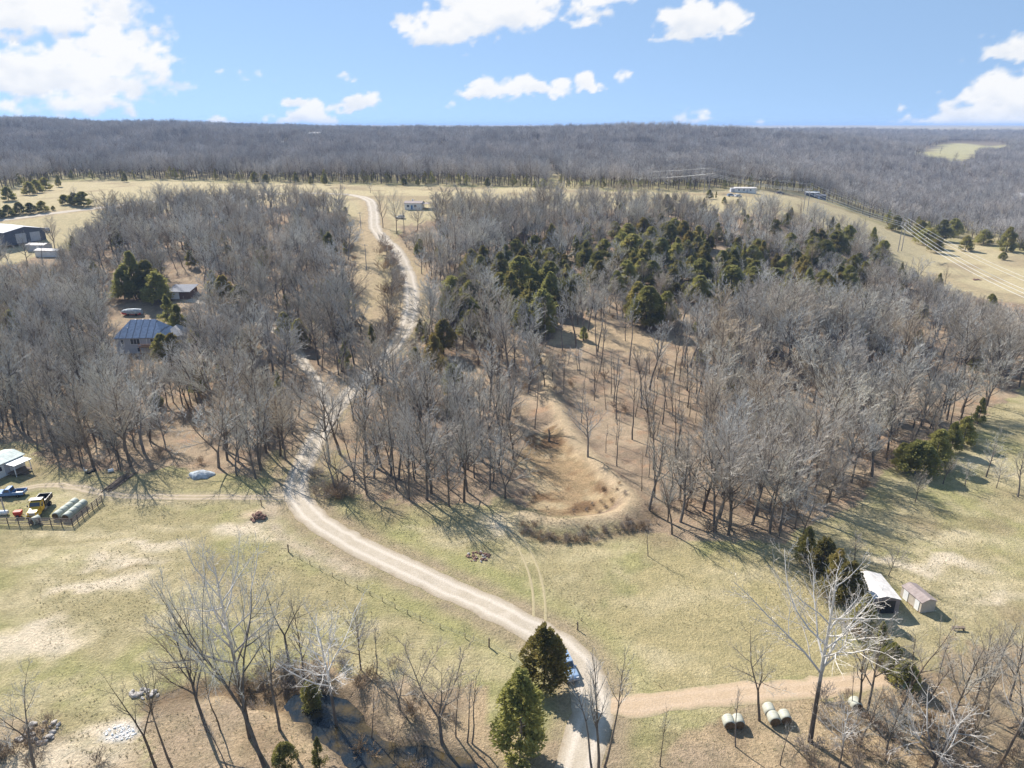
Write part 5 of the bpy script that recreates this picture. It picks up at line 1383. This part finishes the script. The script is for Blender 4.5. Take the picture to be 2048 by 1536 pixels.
# --- vehicles (x forward)
def wheel(parent, x, y, r, w=.24):
    t = MB().lathe([(r * .6, -w / 2), (r * .93, -w / 2), (r, -w / 2 + .04), (r, w / 2 - .04), (r * .93, w / 2), (r * .6, w / 2)], 'y', (x, y, r), 18).build('wheel', M_TYRE, parent, smooth=True)
    MB().lathe([(r * .12, -w / 2 - .01), (r * .58, -w / 2 + .03), (r * .58, w / 2 - .03), (r * .12, w / 2 + .01)], 'y', (x, y, r), 14).build('rim', M_STEEL, t, smooth=True)
def slab(parent, name, quad, mat, d=.02):
    """thin four cornered panel"""
    q = [Vector(v) for v in quad]; n = (q[1] - q[0]).cross(q[3] - q[0]).normalized() * d
    V = [tuple(v) for v in q] + [tuple(v + n) for v in q]
    return link(name, mesh_np(name, V, [np.array([(3, 2, 1, 0), (4, 5, 6, 7), (0, 1, 5, 4), (1, 2, 6, 5), (2, 3, 7, 6), (3, 0, 4, 7)])], [mat]), parent)
def car(label, p, rz, paint, kind, group=None):
    c = root('pickup_truck' if kind == 'pickup' else 'parked_car', label, 'pickup' if kind == 'pickup' else 'car', p, rz, group)
    body = [(-2.35, .42), (-2.3, .95), (-2.2, 1.02), (.95, 1.02), (2.1, .92), (2.35, .75), (2.4, .42)]
    if kind == 'pickup': body = [(-2.75, .5), (-2.75, 1.02), (-2.7, 1.06), (-.75, 1.06), (-.7, .8), (-.72, .8), (.95, .8), (1.0, 1.1), (2.4, 1.02), (2.62, .85), (2.65, .5)]
    bm_ = MB().prism(body if kind != 'pickup' else [(-.72, .5), (-.72, 1.08), (.95, 1.1), (2.4, 1.02), (2.62, .85), (2.65, .5)], 'y', -.93, .93, .05).build('body', paint, c)
    if kind == 'pickup':
        cab = [(-.65, 1.05), (.98, 1.05), (.35, 1.78), (-.45, 1.8)]
        bed = MB(); bed.box((-1.75, 0, .58), (2.0, 1.84, .1)); bed.box((-1.75, .9, .83), (2.0, .08, .56), None, .02); bed.box((-1.75, -.9, .83), (2.0, .08, .56), None, .02); bed.box((-2.74, 0, .83), (.08, 1.84, .56), None, .02)
        bd_ = bed.build('bed', paint, c); box_part('bed_floor', bd_, (-1.72, 0, .65), (1.9, 1.7, .03), M_BLACK)
    else: cab = [(-2.2, 1.0), (1.0, 1.0), (.3, 1.66), (-1.85, 1.7)]
    MB().prism(cab, 'y', -.80, .80, .06).build('cabin', paint, c)
    (ax, az), (bx_, bz), (cx, cz), (dx, dz) = cab
    slab(c, 'windscreen', [(bx_ - .04, -.70, bz + .07), (bx_ - .04, .70, bz + .07), (cx + .08, .64, cz - .06), (cx + .08, -.64, cz - .06)], M_GLASS, .05)
    slab(c, 'rear_window', [(ax + .02, .68, az + .12), (ax + .02, -.68, az + .12), (dx - .02, -.62, dz - .1), (dx - .02, .62, dz - .1)], M_GLASS, .05)
    for s in (-1, 1):
        q = [(ax + .25, s * .79, az + .1), (bx_ - .3, s * .79, bz + .1), (cx - .05, s * .79, cz - .12), (dx + .12, s * .79, dz - .14)]
        if s > 0: q = q[::-1]
        slab(c, 'side_window', q, M_GLASS, .03)
        box_part('mirror', c, (bx_ - .25, s * 1.02, 1.12), (.14, .2, .14), paint, .03)
        box_part('headlight', c, (2.36 if kind != 'pickup' else 2.6, s * .68, .74), (.1, .32, .16), M_TRIM, .03)
        box_part('tail_light', c, (-2.33 if kind != 'pickup' else -2.8, s * .76, .82), (.06, .2, .2), M_RED, .02)
    for x in ((1.45, -1.4) if kind != 'pickup' else (1.75, -1.75)):
        for y in (-.82, .82): wheel(c, x, y, .36)
    box_part('bumper', c, (2.42 if kind != 'pickup' else 2.7, 0, .5), (.14, 1.7, .2), M_STEEL, .04)
    return c
a_, b_ = G(1122, 1322), G(1142, 1362); car('pale blue car parked under the bronze cedar on the gravel road', (a_ + b_) / 2 + Vector((0, 0, .08)), yaw_of(a_, b_), M_PALEBLUE, 'suv')
car('blue pickup with open bed on the grass beside the mobile home', G(21, 992), R(188), M_BLUE, 'pickup')
car('white car half hidden by oaks in front of the white house', G(800, 437), R(170), M_WHITE, 'suv')
car('pale car beside the workshop corner', G(92, 463), R(150), M_PALEBLUE, 'suv')
car('pale wrecked car on the ridge below the long trailer', G(1462, 393), R(10), M_PALEBLUE, 'suv'); car('second pale wrecked car on the ridge, right of the first', G(1476, 394), R(25), M_WHITE, 'suv'); car('dark car by the forest edge right of the long trailer', G(1560, 388), R(5), M_DARKWALL, 'suv')

def dump_truck():
    p = G(81, 1023); t = root('dump_truck', 'yellow dump truck with black tipping bed inside the pipe corral', 'truck', p, yaw_of(G(92, 1010), G(70, 1036))); t.scale = (.9, .9, .9)
    box_part('chassis', t, (-.6, 0, .75), (6.6, .9, .28), M_BLACK)
    MB().prism([(1.55, .75), (1.55, 1.95), (1.9, 1.9), (3.25, 1.62), (3.35, 1.4), (3.35, .75)], 'y', -.85, .85, .06).build('hood', M_YELLOW, t)
    for s in (-1, 1):
        MB().prism([(1.85, .75), (1.95, 1.22), (2.25, 1.38), (2.9, 1.38), (3.2, 1.2), (3.3, .75)], 'y', s * .86, s * 1.18, .04).build('fender', M_YELLOW, t)
        box_part('headlight', t, (3.3, s * 1.0, 1.1), (.12, .28, .24), M_TRIM, .03)
    cab = MB().prism([(.1, .85), (.1, 2.75), (.3, 2.85), (1.15, 2.82), (1.62, 1.95), (1.7, .85)], 'y', -1.08, 1.08, .06).build('cab', M_YELLOW, t)
    slab(t, 'windscreen', [(1.60, -.92, 2.02), (1.60, .92, 2.02), (1.22, .88, 2.70), (1.22, -.88, 2.70)], M_GLASS, .06)
    for s in (-1, 1):
        q = [(.45, s * 1.07, 1.95), (1.35, s * 1.07, 1.95), (1.05, s * 1.07, 2.62), (.45, s * 1.07, 2.62)]
        slab(t, 'side_window', q if s < 0 else q[::-1], M_GLASS, .04)
        box_part('mirror', t, (1.5, s * 1.35, 2.2), (.1, .22, .42), M_BLACK, .03)
        MB().tube([(1.5, s * 1.08, 2.1), (1.5, s * 1.3, 2.2)], .03, 6).build('mirror_arm', M_STEEL, t)
    box_part('grille', t, (3.37, 0, 1.25), (.06, 1.1, .6), M_STEEL, .02); box_part('bumper', t, (3.5, 0, .62), (.2, 2.2, .36), M_BLACK, .04)
    bed = MB(); bed.box((-1.95, 0, 1.3), (3.7, 2.3, .12)); bed.box((-1.95, 1.12, 1.8), (3.7, .1, 1.0)); bed.box((-1.95, -1.12, 1.8), (3.7, .1, 1.0)); bed.box((-3.76, 0, 1.75), (.1, 2.3, .9)); bed.box((-.12, 0, 2.25), (.1, 2.34, 1.9))
    bd_ = bed.build('tipping_bed', M_BLACK, t)
    box_part('cab_shield', bd_, (.45, 0, 3.16), (1.2, 2.34, .08), M_BLACK)
    for x in (-3.2, -2.4, -1.6, -.8):
        for s in (-1, 1): box_part('bed_rib', bd_, (x, s * 1.2, 1.8), (.1, .07, 1.0), M_BLACK)
    for x, y in ((2.6, -.98), (2.6, .98)): wheel(t, x, y, .5, .28)
    for y in (-1.0, -.68, .68, 1.0): wheel(t, -2.3, y, .5, .27)
    box_part('fuel_tank', t, (-.1, 1.0, .72), (1.1, .4, .5), M_STEEL, .08)
dump_truck()
p = G(38, 1034); c = root('red_implement', 'small red farm implement between pickup and corral fence', 'implement', p, R(10))
box_part('hopper', c, (0, 0, 1.0), (1.3, .9, .5), M_RED, .05); MB().prism([(-.45, .3), (.45, .3), (.62, .78), (-.62, .78)], 'y', -.4, .4, .02).build('chute', M_RED, c)
for y in (-.5, .5): wheel(c, 0, y, .3, .16)
MB().tube([(.6, 0, .5), (1.5, 0, .45)], .05, 6).build('drawbar', M_BLACK, c)
p = G(5, 1030); c = root('white_tank', 'low white tank lying by the corral at the left edge', 'tank', p, R(5))
MB().lathe([(.05, -1.1), (.35, -1.05), (.45, -.8), (.45, .8), (.35, 1.05), (.05, 1.1)], 'x', (0, 0, .5), 14).build('shell', M_WHITE, c, smooth=True); box_part('cradle', c, (0, 0, .1), (1.6, .5, .22), M_STEEL)

# --- bales
def bale_proto():
    prof = [(.60, -.66), (.69, -.58), (.70, -.3), (.71, 0), (.70, .3), (.69, .58), (.60, .66)]
    b = bmesh.new(); k = 20; rings = []
    for r, t in prof: rings.append([b.verts.new((t, r * math.cos(2 * math.pi * j / k), r * math.sin(2 * math.pi * j / k))) for j in range(k)])
    for A, B in zip(rings[:-1], rings[1:]):
        for j in range(k): b.faces.new((A[j], A[(j + 1) % k], B[(j + 1) % k], B[j]))
    bmesh.ops.recalc_face_normals(b, faces=b.faces)
    me = bpy.data.meshes.new('bale_wrap'); b.to_mesh(me); b.free(); me.materials.append(M_WRAP); me.polygons.foreach_set('use_smooth', np.ones(len(me.polygons), bool))
    ends = []
    for s in (-1, 1):
        V = [(s * .655, .615 * math.cos(2 * math.pi * j / k), .615 * math.sin(2 * math.pi * j / k)) for j in range(k)] + [(s * .69, 0, 0)] + [(s * .675, .35 * math.cos(2 * math.pi * j / k), .35 * math.sin(2 * math.pi * j / k)) for j in range(k)]
        F3 = [(k, k + 1 + j, k + 1 + (j + 1) % k) for j in range(k)]; F4 = [(j, (j + 1) % k, k + 1 + (j + 1) % k, k + 1 + j) for j in range(k)]
        ends.append(mesh_np('bale_end', V, [np.array(F4), np.array(F3)], [M_HAYEND]))
    return me, ends
BW, BE = bale_proto()
BW2 = BW.copy(); BW2.materials[0] = M_WRAP2
def bale(p, rz, label, group, w=BW, s=1.0):
    o = root('hay_bale', label, 'bale', (p[0], p[1], gz(p[0], p[1]) + .66 * s), rz, group); o.scale = (s, s, s)
    link('wrap', w, o)
    for e in BE: link('hay_face', e, o)
ORDN = ['first', 'second', 'third', 'fourth', 'fifth', 'sixth', 'seventh', 'eighth', 'ninth', 'tenth', 'eleventh', 'twelfth', 'thirteenth', 'fourteenth']
for nm, (u0, v0, u1, v1) in (('inner', (112, 1040, 157, 1006)), ('outer', (132, 1043, 172, 1010))):
    a_, b_ = G(u0, v0), G(u1, v1); d = (b_ - a_); d.z = 0; n_ = max(4, min(14, int(d.length / 1.42))); d.normalize()
    for k in range(n_):
        q = a_ + d * (1.41 * k + .7); bale(q, yaw_of(a_, b_), '%s wrapped bale from the front of the %s bale row in the corral' % (ORDN[k], nm), 'bales lined up in the corral', BW, 1.05)
bale(G(73, 1047), R(62), 'single wrapped bale in front of the dump truck', 'bales lined up in the corral', BW, 1.05)
ax = yaw_of(G(1545, 1425), G(1556, 1452))
for (x_, y_, lab) in ((1456, 1452, 'left bale of the pair behind the slim pale tree'), (1475, 1451, 'right bale of the pair behind the slim pale tree'), (1537, 1428, 'rear bale of the three behind the dark curved tree'), (1546, 1445, 'front left bale of the three beside the dark curved tree'), (1568, 1442, 'front right bale of the three beside the dark curved tree'), (1709, 1416, 'single bale half hidden by thin trunks near the dirt strip')):
    bale(G(x_, y_), ax, lab, 'loose bales below the dirt strip', BW2, .98)

# --- pipe corral
A_, B_, C_ = G(-90, 1049), G(146, 1053), G(205, 1005)
cor = root('pipe_fence', 'rusty pipe corral fence round the bales with five rails', 'fence', B_, 0)
def fence_run(a, b, nsp, hgts, r, rp, hp, owner, mat):
    """posts and rails between two points, local to owner"""
    o = owner.location
    for k in range(nsp + 1):
        q = a.lerp(b, k / nsp); z = gz(q.x, q.y)
        MB().tube([(q.x - o.x, q.y - o.y, z - o.z - .2), (q.x - o.x, q.y - o.y, z - o.z + hp)], rp, 7).build('post', mat, owner)
    for hh in hgts:
        pts = []
        for k in range(nsp + 1):
            q = a.lerp(b, k / nsp); pts.append((q.x - o.x, q.y - o.y, gz(q.x, q.y) - o.z + hh))
        MB().tube(pts, r, 6).build('rail', mat, owner)
fence_run(A_, B_, 11, (.3, .62, .94, 1.2, 1.5), .065, .08, 1.58, cor, M_PIPE); fence_run(B_, C_, 6, (.3, .62, .94, 1.2, 1.5), .065, .08, 1.58, cor, M_PIPE)

# --- roadside wire fence and loose posts
FX = [(577, 1104), (600, 1118), (640, 1140), (690, 1165), (740, 1190), (790, 1216), (840, 1240), (880, 1256), (930, 1276), (978, 1294), (1020, 1315), (1050, 1340)]
FP = [G(*q) for q in FX]
wf = root('wire_fence', 'low wire fence on short dark posts along the lower side of the road', 'fence', FP[0], 0)
for a_, b_ in zip(FP[:-1], FP[1:]):
    n_ = max(1, int((b_ - a_).xy.length / 2.2))
    for k in range(n_):
        q = a_.lerp(b_, k / n_); z = gz(q.x, q.y); big = (k == 0 and (a_ is FP[0] or a_ is FP[9])); hp = 1.5 if big else .75
        x_, y_, z_ = q.x - FP[0].x, q.y - FP[0].y, z - FP[0].z
        MB().tube([(x_, y_, z_ - .2), (x_ + .03, y_, z_ + hp)], .11 if big else .055, 6).build('post', M_WOOD, wf)
for hh in (.3, .62):
    MB().tube([(q.x - FP[0].x, q.y - FP[0].y, gz(q.x, q.y) - FP[0].z + hh) for q in FP], .012, 4).build('wire', M_STEEL, wf)
for (x_, y_, hp, lab) in ((1155, 1260, 1.35, 'lone dark fence post on the hay field edge by the road'), (530, 988, 1.2, 'left gate post where the farm track meets the road'), (523, 1012, 1.3, 'right gate post beside the dirt mound')):
    p = G(x_, y_); o = root('fence_post', lab, 'post', p, .3); MB().tube([(0, 0, -.25), (.02, 0, hp * .6), (0, .02, hp)], .1, 8, .085).build('post', M_WOOD, o); box_part('cap', o, (0, .02, hp + .02), (.16, .16, .04), M_WOOD)
# --- green gate
a_, b_ = G(1786, 1352), G(1808, 1382); g = root('green_gate', 'open green tubular farm gate at the end of the dirt strip', 'gate', a_, yaw_of(a_, b_)); ln = (b_ - a_).xy.length
for k in range(6): MB().tube([(0, 0, .25 + .2 * k), (ln, 0, .25 + .2 * k)], .035, 6).build('rail', M_GREEN, g)
for x in (0, ln / 2, ln): MB().tube([(x, 0, .22), (x, 0, 1.28)], .04, 6).build('upright', M_GREEN, g)
MB().tube([(-.15, 0, -.2), (-.15, 0, 1.6)], .09, 8).build('gate_post', M_WOOD, g)
# --- bench
p = G(1916, 1260); o = root('bench', 'low wooden bench alone on the right pasture', 'bench', p, R(-4))
box_part('seat', o, (0, 0, .48), (1.7, .42, .07), M_WOOD, .015)
for x in (-.65, .65): box_part('leg', o, (x, 0, .22), (.09, .38, .46), M_WOOD, .01)
box_part('stretcher', o, (0, 0, .2), (1.2, .06, .08), M_WOOD)

# --- piles
def rock_mesh(seed, mat):
    b = bmesh.new(); bmesh.ops.create_icosphere(b, subdivisions=2, radius=1); r = random.Random(seed)
    ax = [Vector((r.gauss(0, 1), r.gauss(0, 1), r.gauss(0, 1))).normalized() for _ in range(9)]
    for v in b.verts:
        k = 1.0
        for a in ax: k = min(k, .72 / max(.45, v.co.dot(a))) if v.co.dot(a) > .7 else k
        v.co *= k * r.uniform(.93, 1.05)
    me = bpy.data.meshes.new('stone'); b.to_mesh(me); b.free(); me.materials.append(mat); return me
ST = [rock_mesh(i, M_STONE) for i in range(4)]; RB = [rock_mesh(10 + i, M_RUBBLE) for i in range(4)]
def pile(name, label, cat, px, py, n, rx, ry, smin, smax, meshes, part, hill=0.0):
    p = G(px, py); o = root(name, label, cat, p, 0); r = random.Random(px + py)
    for k in range(n):
        a = r.uniform(0, 6.28); q = math.sqrt(r.random()); x, y = math.cos(a) * q * rx, math.sin(a) * q * ry; s = r.uniform(smin, smax)
        c = link(part, r.choice(meshes), o, (x, y, gz(p.x + x, p.y + y) - p.z + s * .25 + hill * (1 - q))); c.scale = (s * r.uniform(.8, 1.4), s * r.uniform(.7, 1.1), s * r.uniform(.45, .8)); c.rotation_euler = (r.uniform(-.3, .3), r.uniform(-.3, .3), r.uniform(0, 6.28))
    return o
pile('debris_pile', 'ring of burnt reddish debris on the grass above the road', 'debris', 958, 1114, 46, 2.1, 1.5, .14, .34, RB + ST[:1], 'stone')
pile('rock_pile', 'pale rocks heaped at the bank where the creek hollow begins', 'rocks', 292, 1388, 24, 1.8, .9, .18, .42, ST, 'stone', .1)
pile('rock_pile', 'scattered pale rocks under the bottom left tree', 'rocks', 76, 1468, 26, 2.6, 1.8, .18, .45, ST, 'stone', .1)
pile('ash_patch', 'white burnt wood ash heap on the orange earth at the bottom left', 'ash', 240, 1466, 60, 1.9, 1.1, .06, .17, [rock_mesh(30, M_WHITE), rock_mesh(31, M_WHITE)], 'ash_lump')
pile('dirt_heap', 'heap of dark earth and roots beside the farm track gate', 'heap', 516, 1034, 24, 1.5, .9, .2, .5, RB, 'clod', .35)
pile('brush_heap', 'dark junk heap beside the red shrub on the power line strip', 'heap', 1955, 560, 12, 2.0, 1.0, .3, .7, RB, 'clod', .2)
r7 = random.Random(3)
p = G(238, 965); a_, b_ = G(222, 972), G(278, 932); o = root('pole_heap', 'heap of long dark poles lying beside the farm track', 'heap', p, yaw_of(a_, b_))
for k in range(26):
    y = r7.uniform(-1.0, 1.0); z = .12 + r7.uniform(0, .55) * (1 - abs(y)); L = r7.uniform(5.0, 8.5); s = r7.uniform(-.6, .9)
    MB().tube([(s - L / 2, y, z), (s, y + r7.uniform(-.1, .1), z + .05), (s + L / 2, y + r7.uniform(-.35, .35), z + r7.uniform(-.05, .15))], .075, 6, .04).build('pole', M_WOOD if k % 3 else M_PIPE, o)
p = G(402, 952); o = root('tarp_mound', 'low mound under a grey tarp at the wood edge', 'mound', p, .1)
b = bmesh.new(); bmesh.ops.create_uvsphere(b, u_segments=28, v_segments=14, radius=1)
for v in b.verts:
    k = 1 + .16 * math.sin(v.co.x * 7 + v.co.y * 3) * (1 - abs(v.co.z)) + r7.uniform(-.03, .03)
    v.co = Vector((v.co.x * 2.5 * k, v.co.y * 1.5 * k, max(-.1, v.co.z * 1.15 * k)))
me = bpy.data.meshes.new('tarp'); b.to_mesh(me); b.free(); me.materials.append(M_TARP); link('tarp', me, o)
for k in range(7):
    a = k * .9; c = link('stone', ST[k % 4], o, (math.cos(a) * 2.5, math.sin(a) * 1.5, .1)); c.scale = (.22, .18, .15)
for (x_, y_, kind, lab) in ((178, 946, 'tyre', 'old tyre on the grass at the wood edge, left of the pole heap'), (187, 942, 'tyre', 'second old tyre at the wood edge, right of the first'), (222, 944, 'drum', 'white drum lying at the wood edge above the pole heap'), (172, 944, 'chair', 'white plastic chair at the wood edge near the tyres')):
    p = G(x_, y_); o = root({'tyre': 'old_tyre', 'drum': 'white_drum', 'chair': 'plastic_chair'}[kind], lab, {'tyre': 'tyre', 'drum': 'drum', 'chair': 'chair'}[kind], p, r7.uniform(0, 3))
    if kind == 'tyre':
        MB().lathe([(.26, 0), (.44, -.02), (.5, .05), (.5, .2), (.44, .27), (.26, .25)], 'z', (0, 0, .05), 16).build('tread', M_TYRE, o); MB().lathe([(.05, .1), (.25, .1), (.25, .15), (.05, .15)], 'z', (0, 0, .05), 12).build('rim', M_STEEL, o)
    elif kind == 'drum':
        MB().lathe([(.3, -.5), (.34, -.48), (.34, -.16), (.36, -.14), (.34, -.12), (.34, .14), (.36, .16), (.34, .18), (.34, .48), (.3, .5)], 'x', (0, 0, .34), 14).build('shell', M_WHITE, o); box_part('bung', o, (.5, .15, .4), (.04, .1, .1), M_STEEL)
    else:
        box_part('seat', o, (0, 0, .42), (.5, .5, .05), M_WHITE, .02); box_part('backrest', o, (-.24, 0, .72), (.05, .5, .55), M_WHITE, .02)
        for x in (-.2, .2):
            for y in (-.2, .2): box_part('leg', o, (x, y, .2), (.05, .05, .42), M_WHITE)

# --- poles and power line
def util_pole(px, py, top, lab, arm=True):
    p = G(px, py); H = height_for(p, top); o = root('utility_pole', lab, 'utility pole', p, .2)
    MB().tube([(0, 0, -.5), (0, 0, H)], .17, 8, .11).build('pole', M_POLE, o)
    if arm:
        box_part('crossarm', o, (0, 0, H - .5), (2.0, .12, .14), M_POLE)
        for x in (-.9, 0, .9): MB().lathe([(.05, 0), (.08, .06), (.05, .2)], 'z', (x, 0, H - .43), 8).build('insulator', M_TRIM, o)
    return p, H
PL = [util_pole(733, 538, 488, 'utility pole on the mown strip left of the gravel road'), util_pole(722, 458, 424, 'utility pole on the grass left of the upper road'), util_pole(682, 389, 354, 'utility pole beside the road in the far field')]
util_pole(305, 560, 538, 'pale pole among the cedars behind the house', False)
util_pole(9, 1022, 996, 'thin leaning pole at the left edge by the pickup', False)
for (p0, H0), (p1, H1), lab in ((PL[0], PL[1], 'thin cable between the strip pole and the upper road pole'), (PL[1], PL[2], 'thin cable from the upper road pole to the far field pole')):
    a_, b_ = p0 + Vector((0, 0, H0)), p1 + Vector((0, 0, H1))
    o = MB().tube([a_.lerp(b_, k / 12) - Vector((0, 0, 1.5 * (1 - (2 * k / 12 - 1) ** 2))) for k in range(13)], .015, 4).build('service_cable', M_STEEL); tag(o, lab, 'cable')
PYL = []
def pylon(b1, b2, top, lab):
    p1, p2 = G(*b1), G(*b2); m_ = (p1 + p2) / 2; d = p2 - p1; d.z = 0; d.normalize(); half = max(2.2, (p2 - p1).xy.length / 2)
    half = 2.7
    H = height_for(m_, top); rz = math.atan2(d.y, d.x)
    o = root('power_pylon', lab, 'pylon', m_, PYLON_YAW)
    for s in (-1, 1): MB().tube([(s * half, 0, -.6), (s * half * .97, 0, H)], .24, 8, .15).build('pole', M_POLE, o)
    box_part('crossarm', o, (0, 0, H - 2.4), (half * 4.2, .22, .3), M_POLE)
    for s in (-1, 1): MB().tube([(s * half, 0, H - 5.2), (-s * half, 0, H - 2.7)], .09, 6).build('brace', M_POLE, o); MB().tube([(s * half * .97, 0, H - .8), (s * half * 2.0, 0, H - 2.3)], .07, 6).build('arm_brace', M_POLE, o)
    for x in (-half * 2, 0, half * 2): MB().lathe([(.05, 0), (.1, .2), (.06, .4), (.1, .6), (.05, .9)], 'z', (x, 0, H - 3.45), 8).build('insulator', M_TRIM, o)
    c, s = math.cos(PYLON_YAW), math.sin(PYLON_YAW)
    PYL.append(([m_ + Vector((c * x, s * x, H - 3.45)) for x in (-half * 2, 0, half * 2)], [m_ + Vector((c * x, s * x, H)) for x in (-half, half)]))
ga, gb = G(1412, 384), G(1798, 503); PYLON_YAW = yaw_of(ga, gb) + math.pi / 2
pylon((1405, 386), (1420, 385), 336, 'farthest wooden power pylon against the forest'); pylon((1603, 424), (1618, 421), 368, 'middle wooden power pylon on the tan ridge'); pylon((1790, 505), (1808, 501), 436, 'near wooden twin pole power pylon on the grassy strip')
dirv = (PYL[2][0][1] - PYL[1][0][1]); 
def ext(v, k, dz): w = v + Vector((dirv.x, dirv.y, 0)) * k; w.z = gz(w.x, w.y) + dz; return w
cab = ['lower', 'middle', 'upper']
first = Vector((-60, 90, 0)); endp = GH(2270, 660, 15)
for j in range(5):
    grp, q = (0, j) if j < 3 else (1, j - 3)
    nodes = [PYL[k][grp][q] for k in range(3)]
    nodes = [nodes[0] + first + Vector((0, 0, -6))] + nodes + [Vector((endp.x + nodes[2].x - PYL[2][0][1].x, endp.y + nodes[2].y - PYL[2][0][1].y, endp.z + 14 + (3.5 if grp else 0)))]
    pts = []
    for a_, b_ in zip(nodes[:-1], nodes[1:]):
        sag = (a_ - b_).length * .022 * (1 if grp == 0 else .7)
        for k in range(16): f = k / 16; pts.append(a_.lerp(b_, f) - Vector((0, 0, sag * 4 * f * (1 - f))))
    pts.append(nodes[-1])
    o = MB().tube(pts,  .065 if grp == 0 else .04, 5).build('power_cable', M_WIRE); tag(o, ('%s heavy power cable strung below the pylon crossarms' % ['nearest', 'middle', 'farthest'][q]) if grp == 0 else ('%s thin ground wire strung over the pylon tops' % ['nearer', 'farther'][q]), 'cable')

# ------------------------------------------------------------------ tufts in the winter pasture
M_TUFT, nt_, b_ = new_mat('dry_grass_tufts')
oi_ = nt_.nodes.new('ShaderNodeObjectInfo')
cr_ = nt_.nodes.new('ShaderNodeValToRGB'); cr_.color_ramp.interpolation = 'LINEAR'
for pos_, c_ in ((0.0, (.30, .24, .14, 1)), (.35, (.38, .32, .18, 1)), (.7, (.48, .42, .27, 1)), (1.0, (.30, .30, .13, 1))):
    e_ = cr_.color_ramp.elements.new(pos_) if pos_ not in (0.0, 1.0) else cr_.color_ramp.elements[0 if pos_ == 0 else -1]; e_.color = c_
nt_.links.new(oi_.outputs['Random'], cr_.inputs[0]); nt_.links.new(cr_.outputs[0], b_.inputs['Base Color'])
TPL_G = bpy.data.collections.new('tuft_templates')
for i in range(3):
    r_ = random.Random(40 + i); V = []; F = []
    for k in range(16):
        a = r_.uniform(0, 6.28); q = r_.uniform(0, .12); l = r_.uniform(.15, .4); t = r_.uniform(.2, .9); w = .02
        x, y = math.cos(a) * q, math.sin(a) * q; dx, dy = math.cos(a + 1.57) * w, math.sin(a + 1.57) * w
        n0 = len(V); V += [(x - dx, y - dy, -.02), (x + dx, y + dy, -.02), (x + math.cos(a) * l * t, y + math.sin(a) * l * t, l)]; F.append((n0, n0 + 1, n0 + 2))
    template(TPL_G, 'tuft_%d' % i, mesh_np('tuft', V, [np.array(F)], [M_TUFT]))
rg = np.random.default_rng(8)
n = 60000
gx_ = rg.uniform(-120, 125, n); gy_ = rg.uniform(58, 175, n)
m = (np.abs(gx_) < .76 * gy_ + 4)
for poly in (WOOD_L, WOOD_R): m &= ~inside(gx_, gy_, poly)
for ln_, w_ in ((ROAD, 3.2), (STRIP, 2.2), (TRACK, 1.8), (CREEK, 3.0)): m &= seg_dist(gx_, gy_, ln_[::2] + [ln_[-1]])[0] > w_
dn = fbm(gx_ / 7., gy_ / 7., 311, 3)
m &= rg.random(n) < sst(.3, .7, dn)
gx_, gy_ = gx_[m], gy_[m]; n = len(gx_)
s_ = rg.uniform(.3, .62, n) * (.7 + .6 * fbm(gx_ / 12., gy_ / 12., 313, 2))
o_ = scatter('pasture_grass', TPL_G, np.stack([gx_, gy_, hz(gx_, gy_)], 1), np.stack([np.zeros(n), np.zeros(n), rg.uniform(0, 6.28, n)], 1), np.stack([s_ * 1.3, s_ * 1.3, s_], 1), rg.integers(0, 3, n))
tag(o_, 'short dry tufts of winter grass over the pastures', kind='stuff')
print('tufts', n)

# ------------------------------------------------------------------ air
hm = bpy.data.materials.new('haze'); hm.use_nodes = True
hnt = hm.node_tree; hnt.nodes.clear()
ho = hnt.nodes.new('ShaderNodeOutputMaterial'); hv = hnt.nodes.new('ShaderNodeVolumePrincipled')
hv.inputs['Color'].default_value = (.42, .62, 1.0, 1); hv.inputs['Density'].default_value = HAZE_D
hv.inputs['Anisotropy'].default_value = 0.0
hnt.links.new(hv.outputs[0], ho.inputs['Volume'])
hb = MB().box((0, 6000, 42), (27000, 15600, 96)); ho_ = hb.build('haze', hm)
tag(ho_, 'thin blue winter haze over the far hills', kind='stuff')
ho_.display_type = 'WIRE'
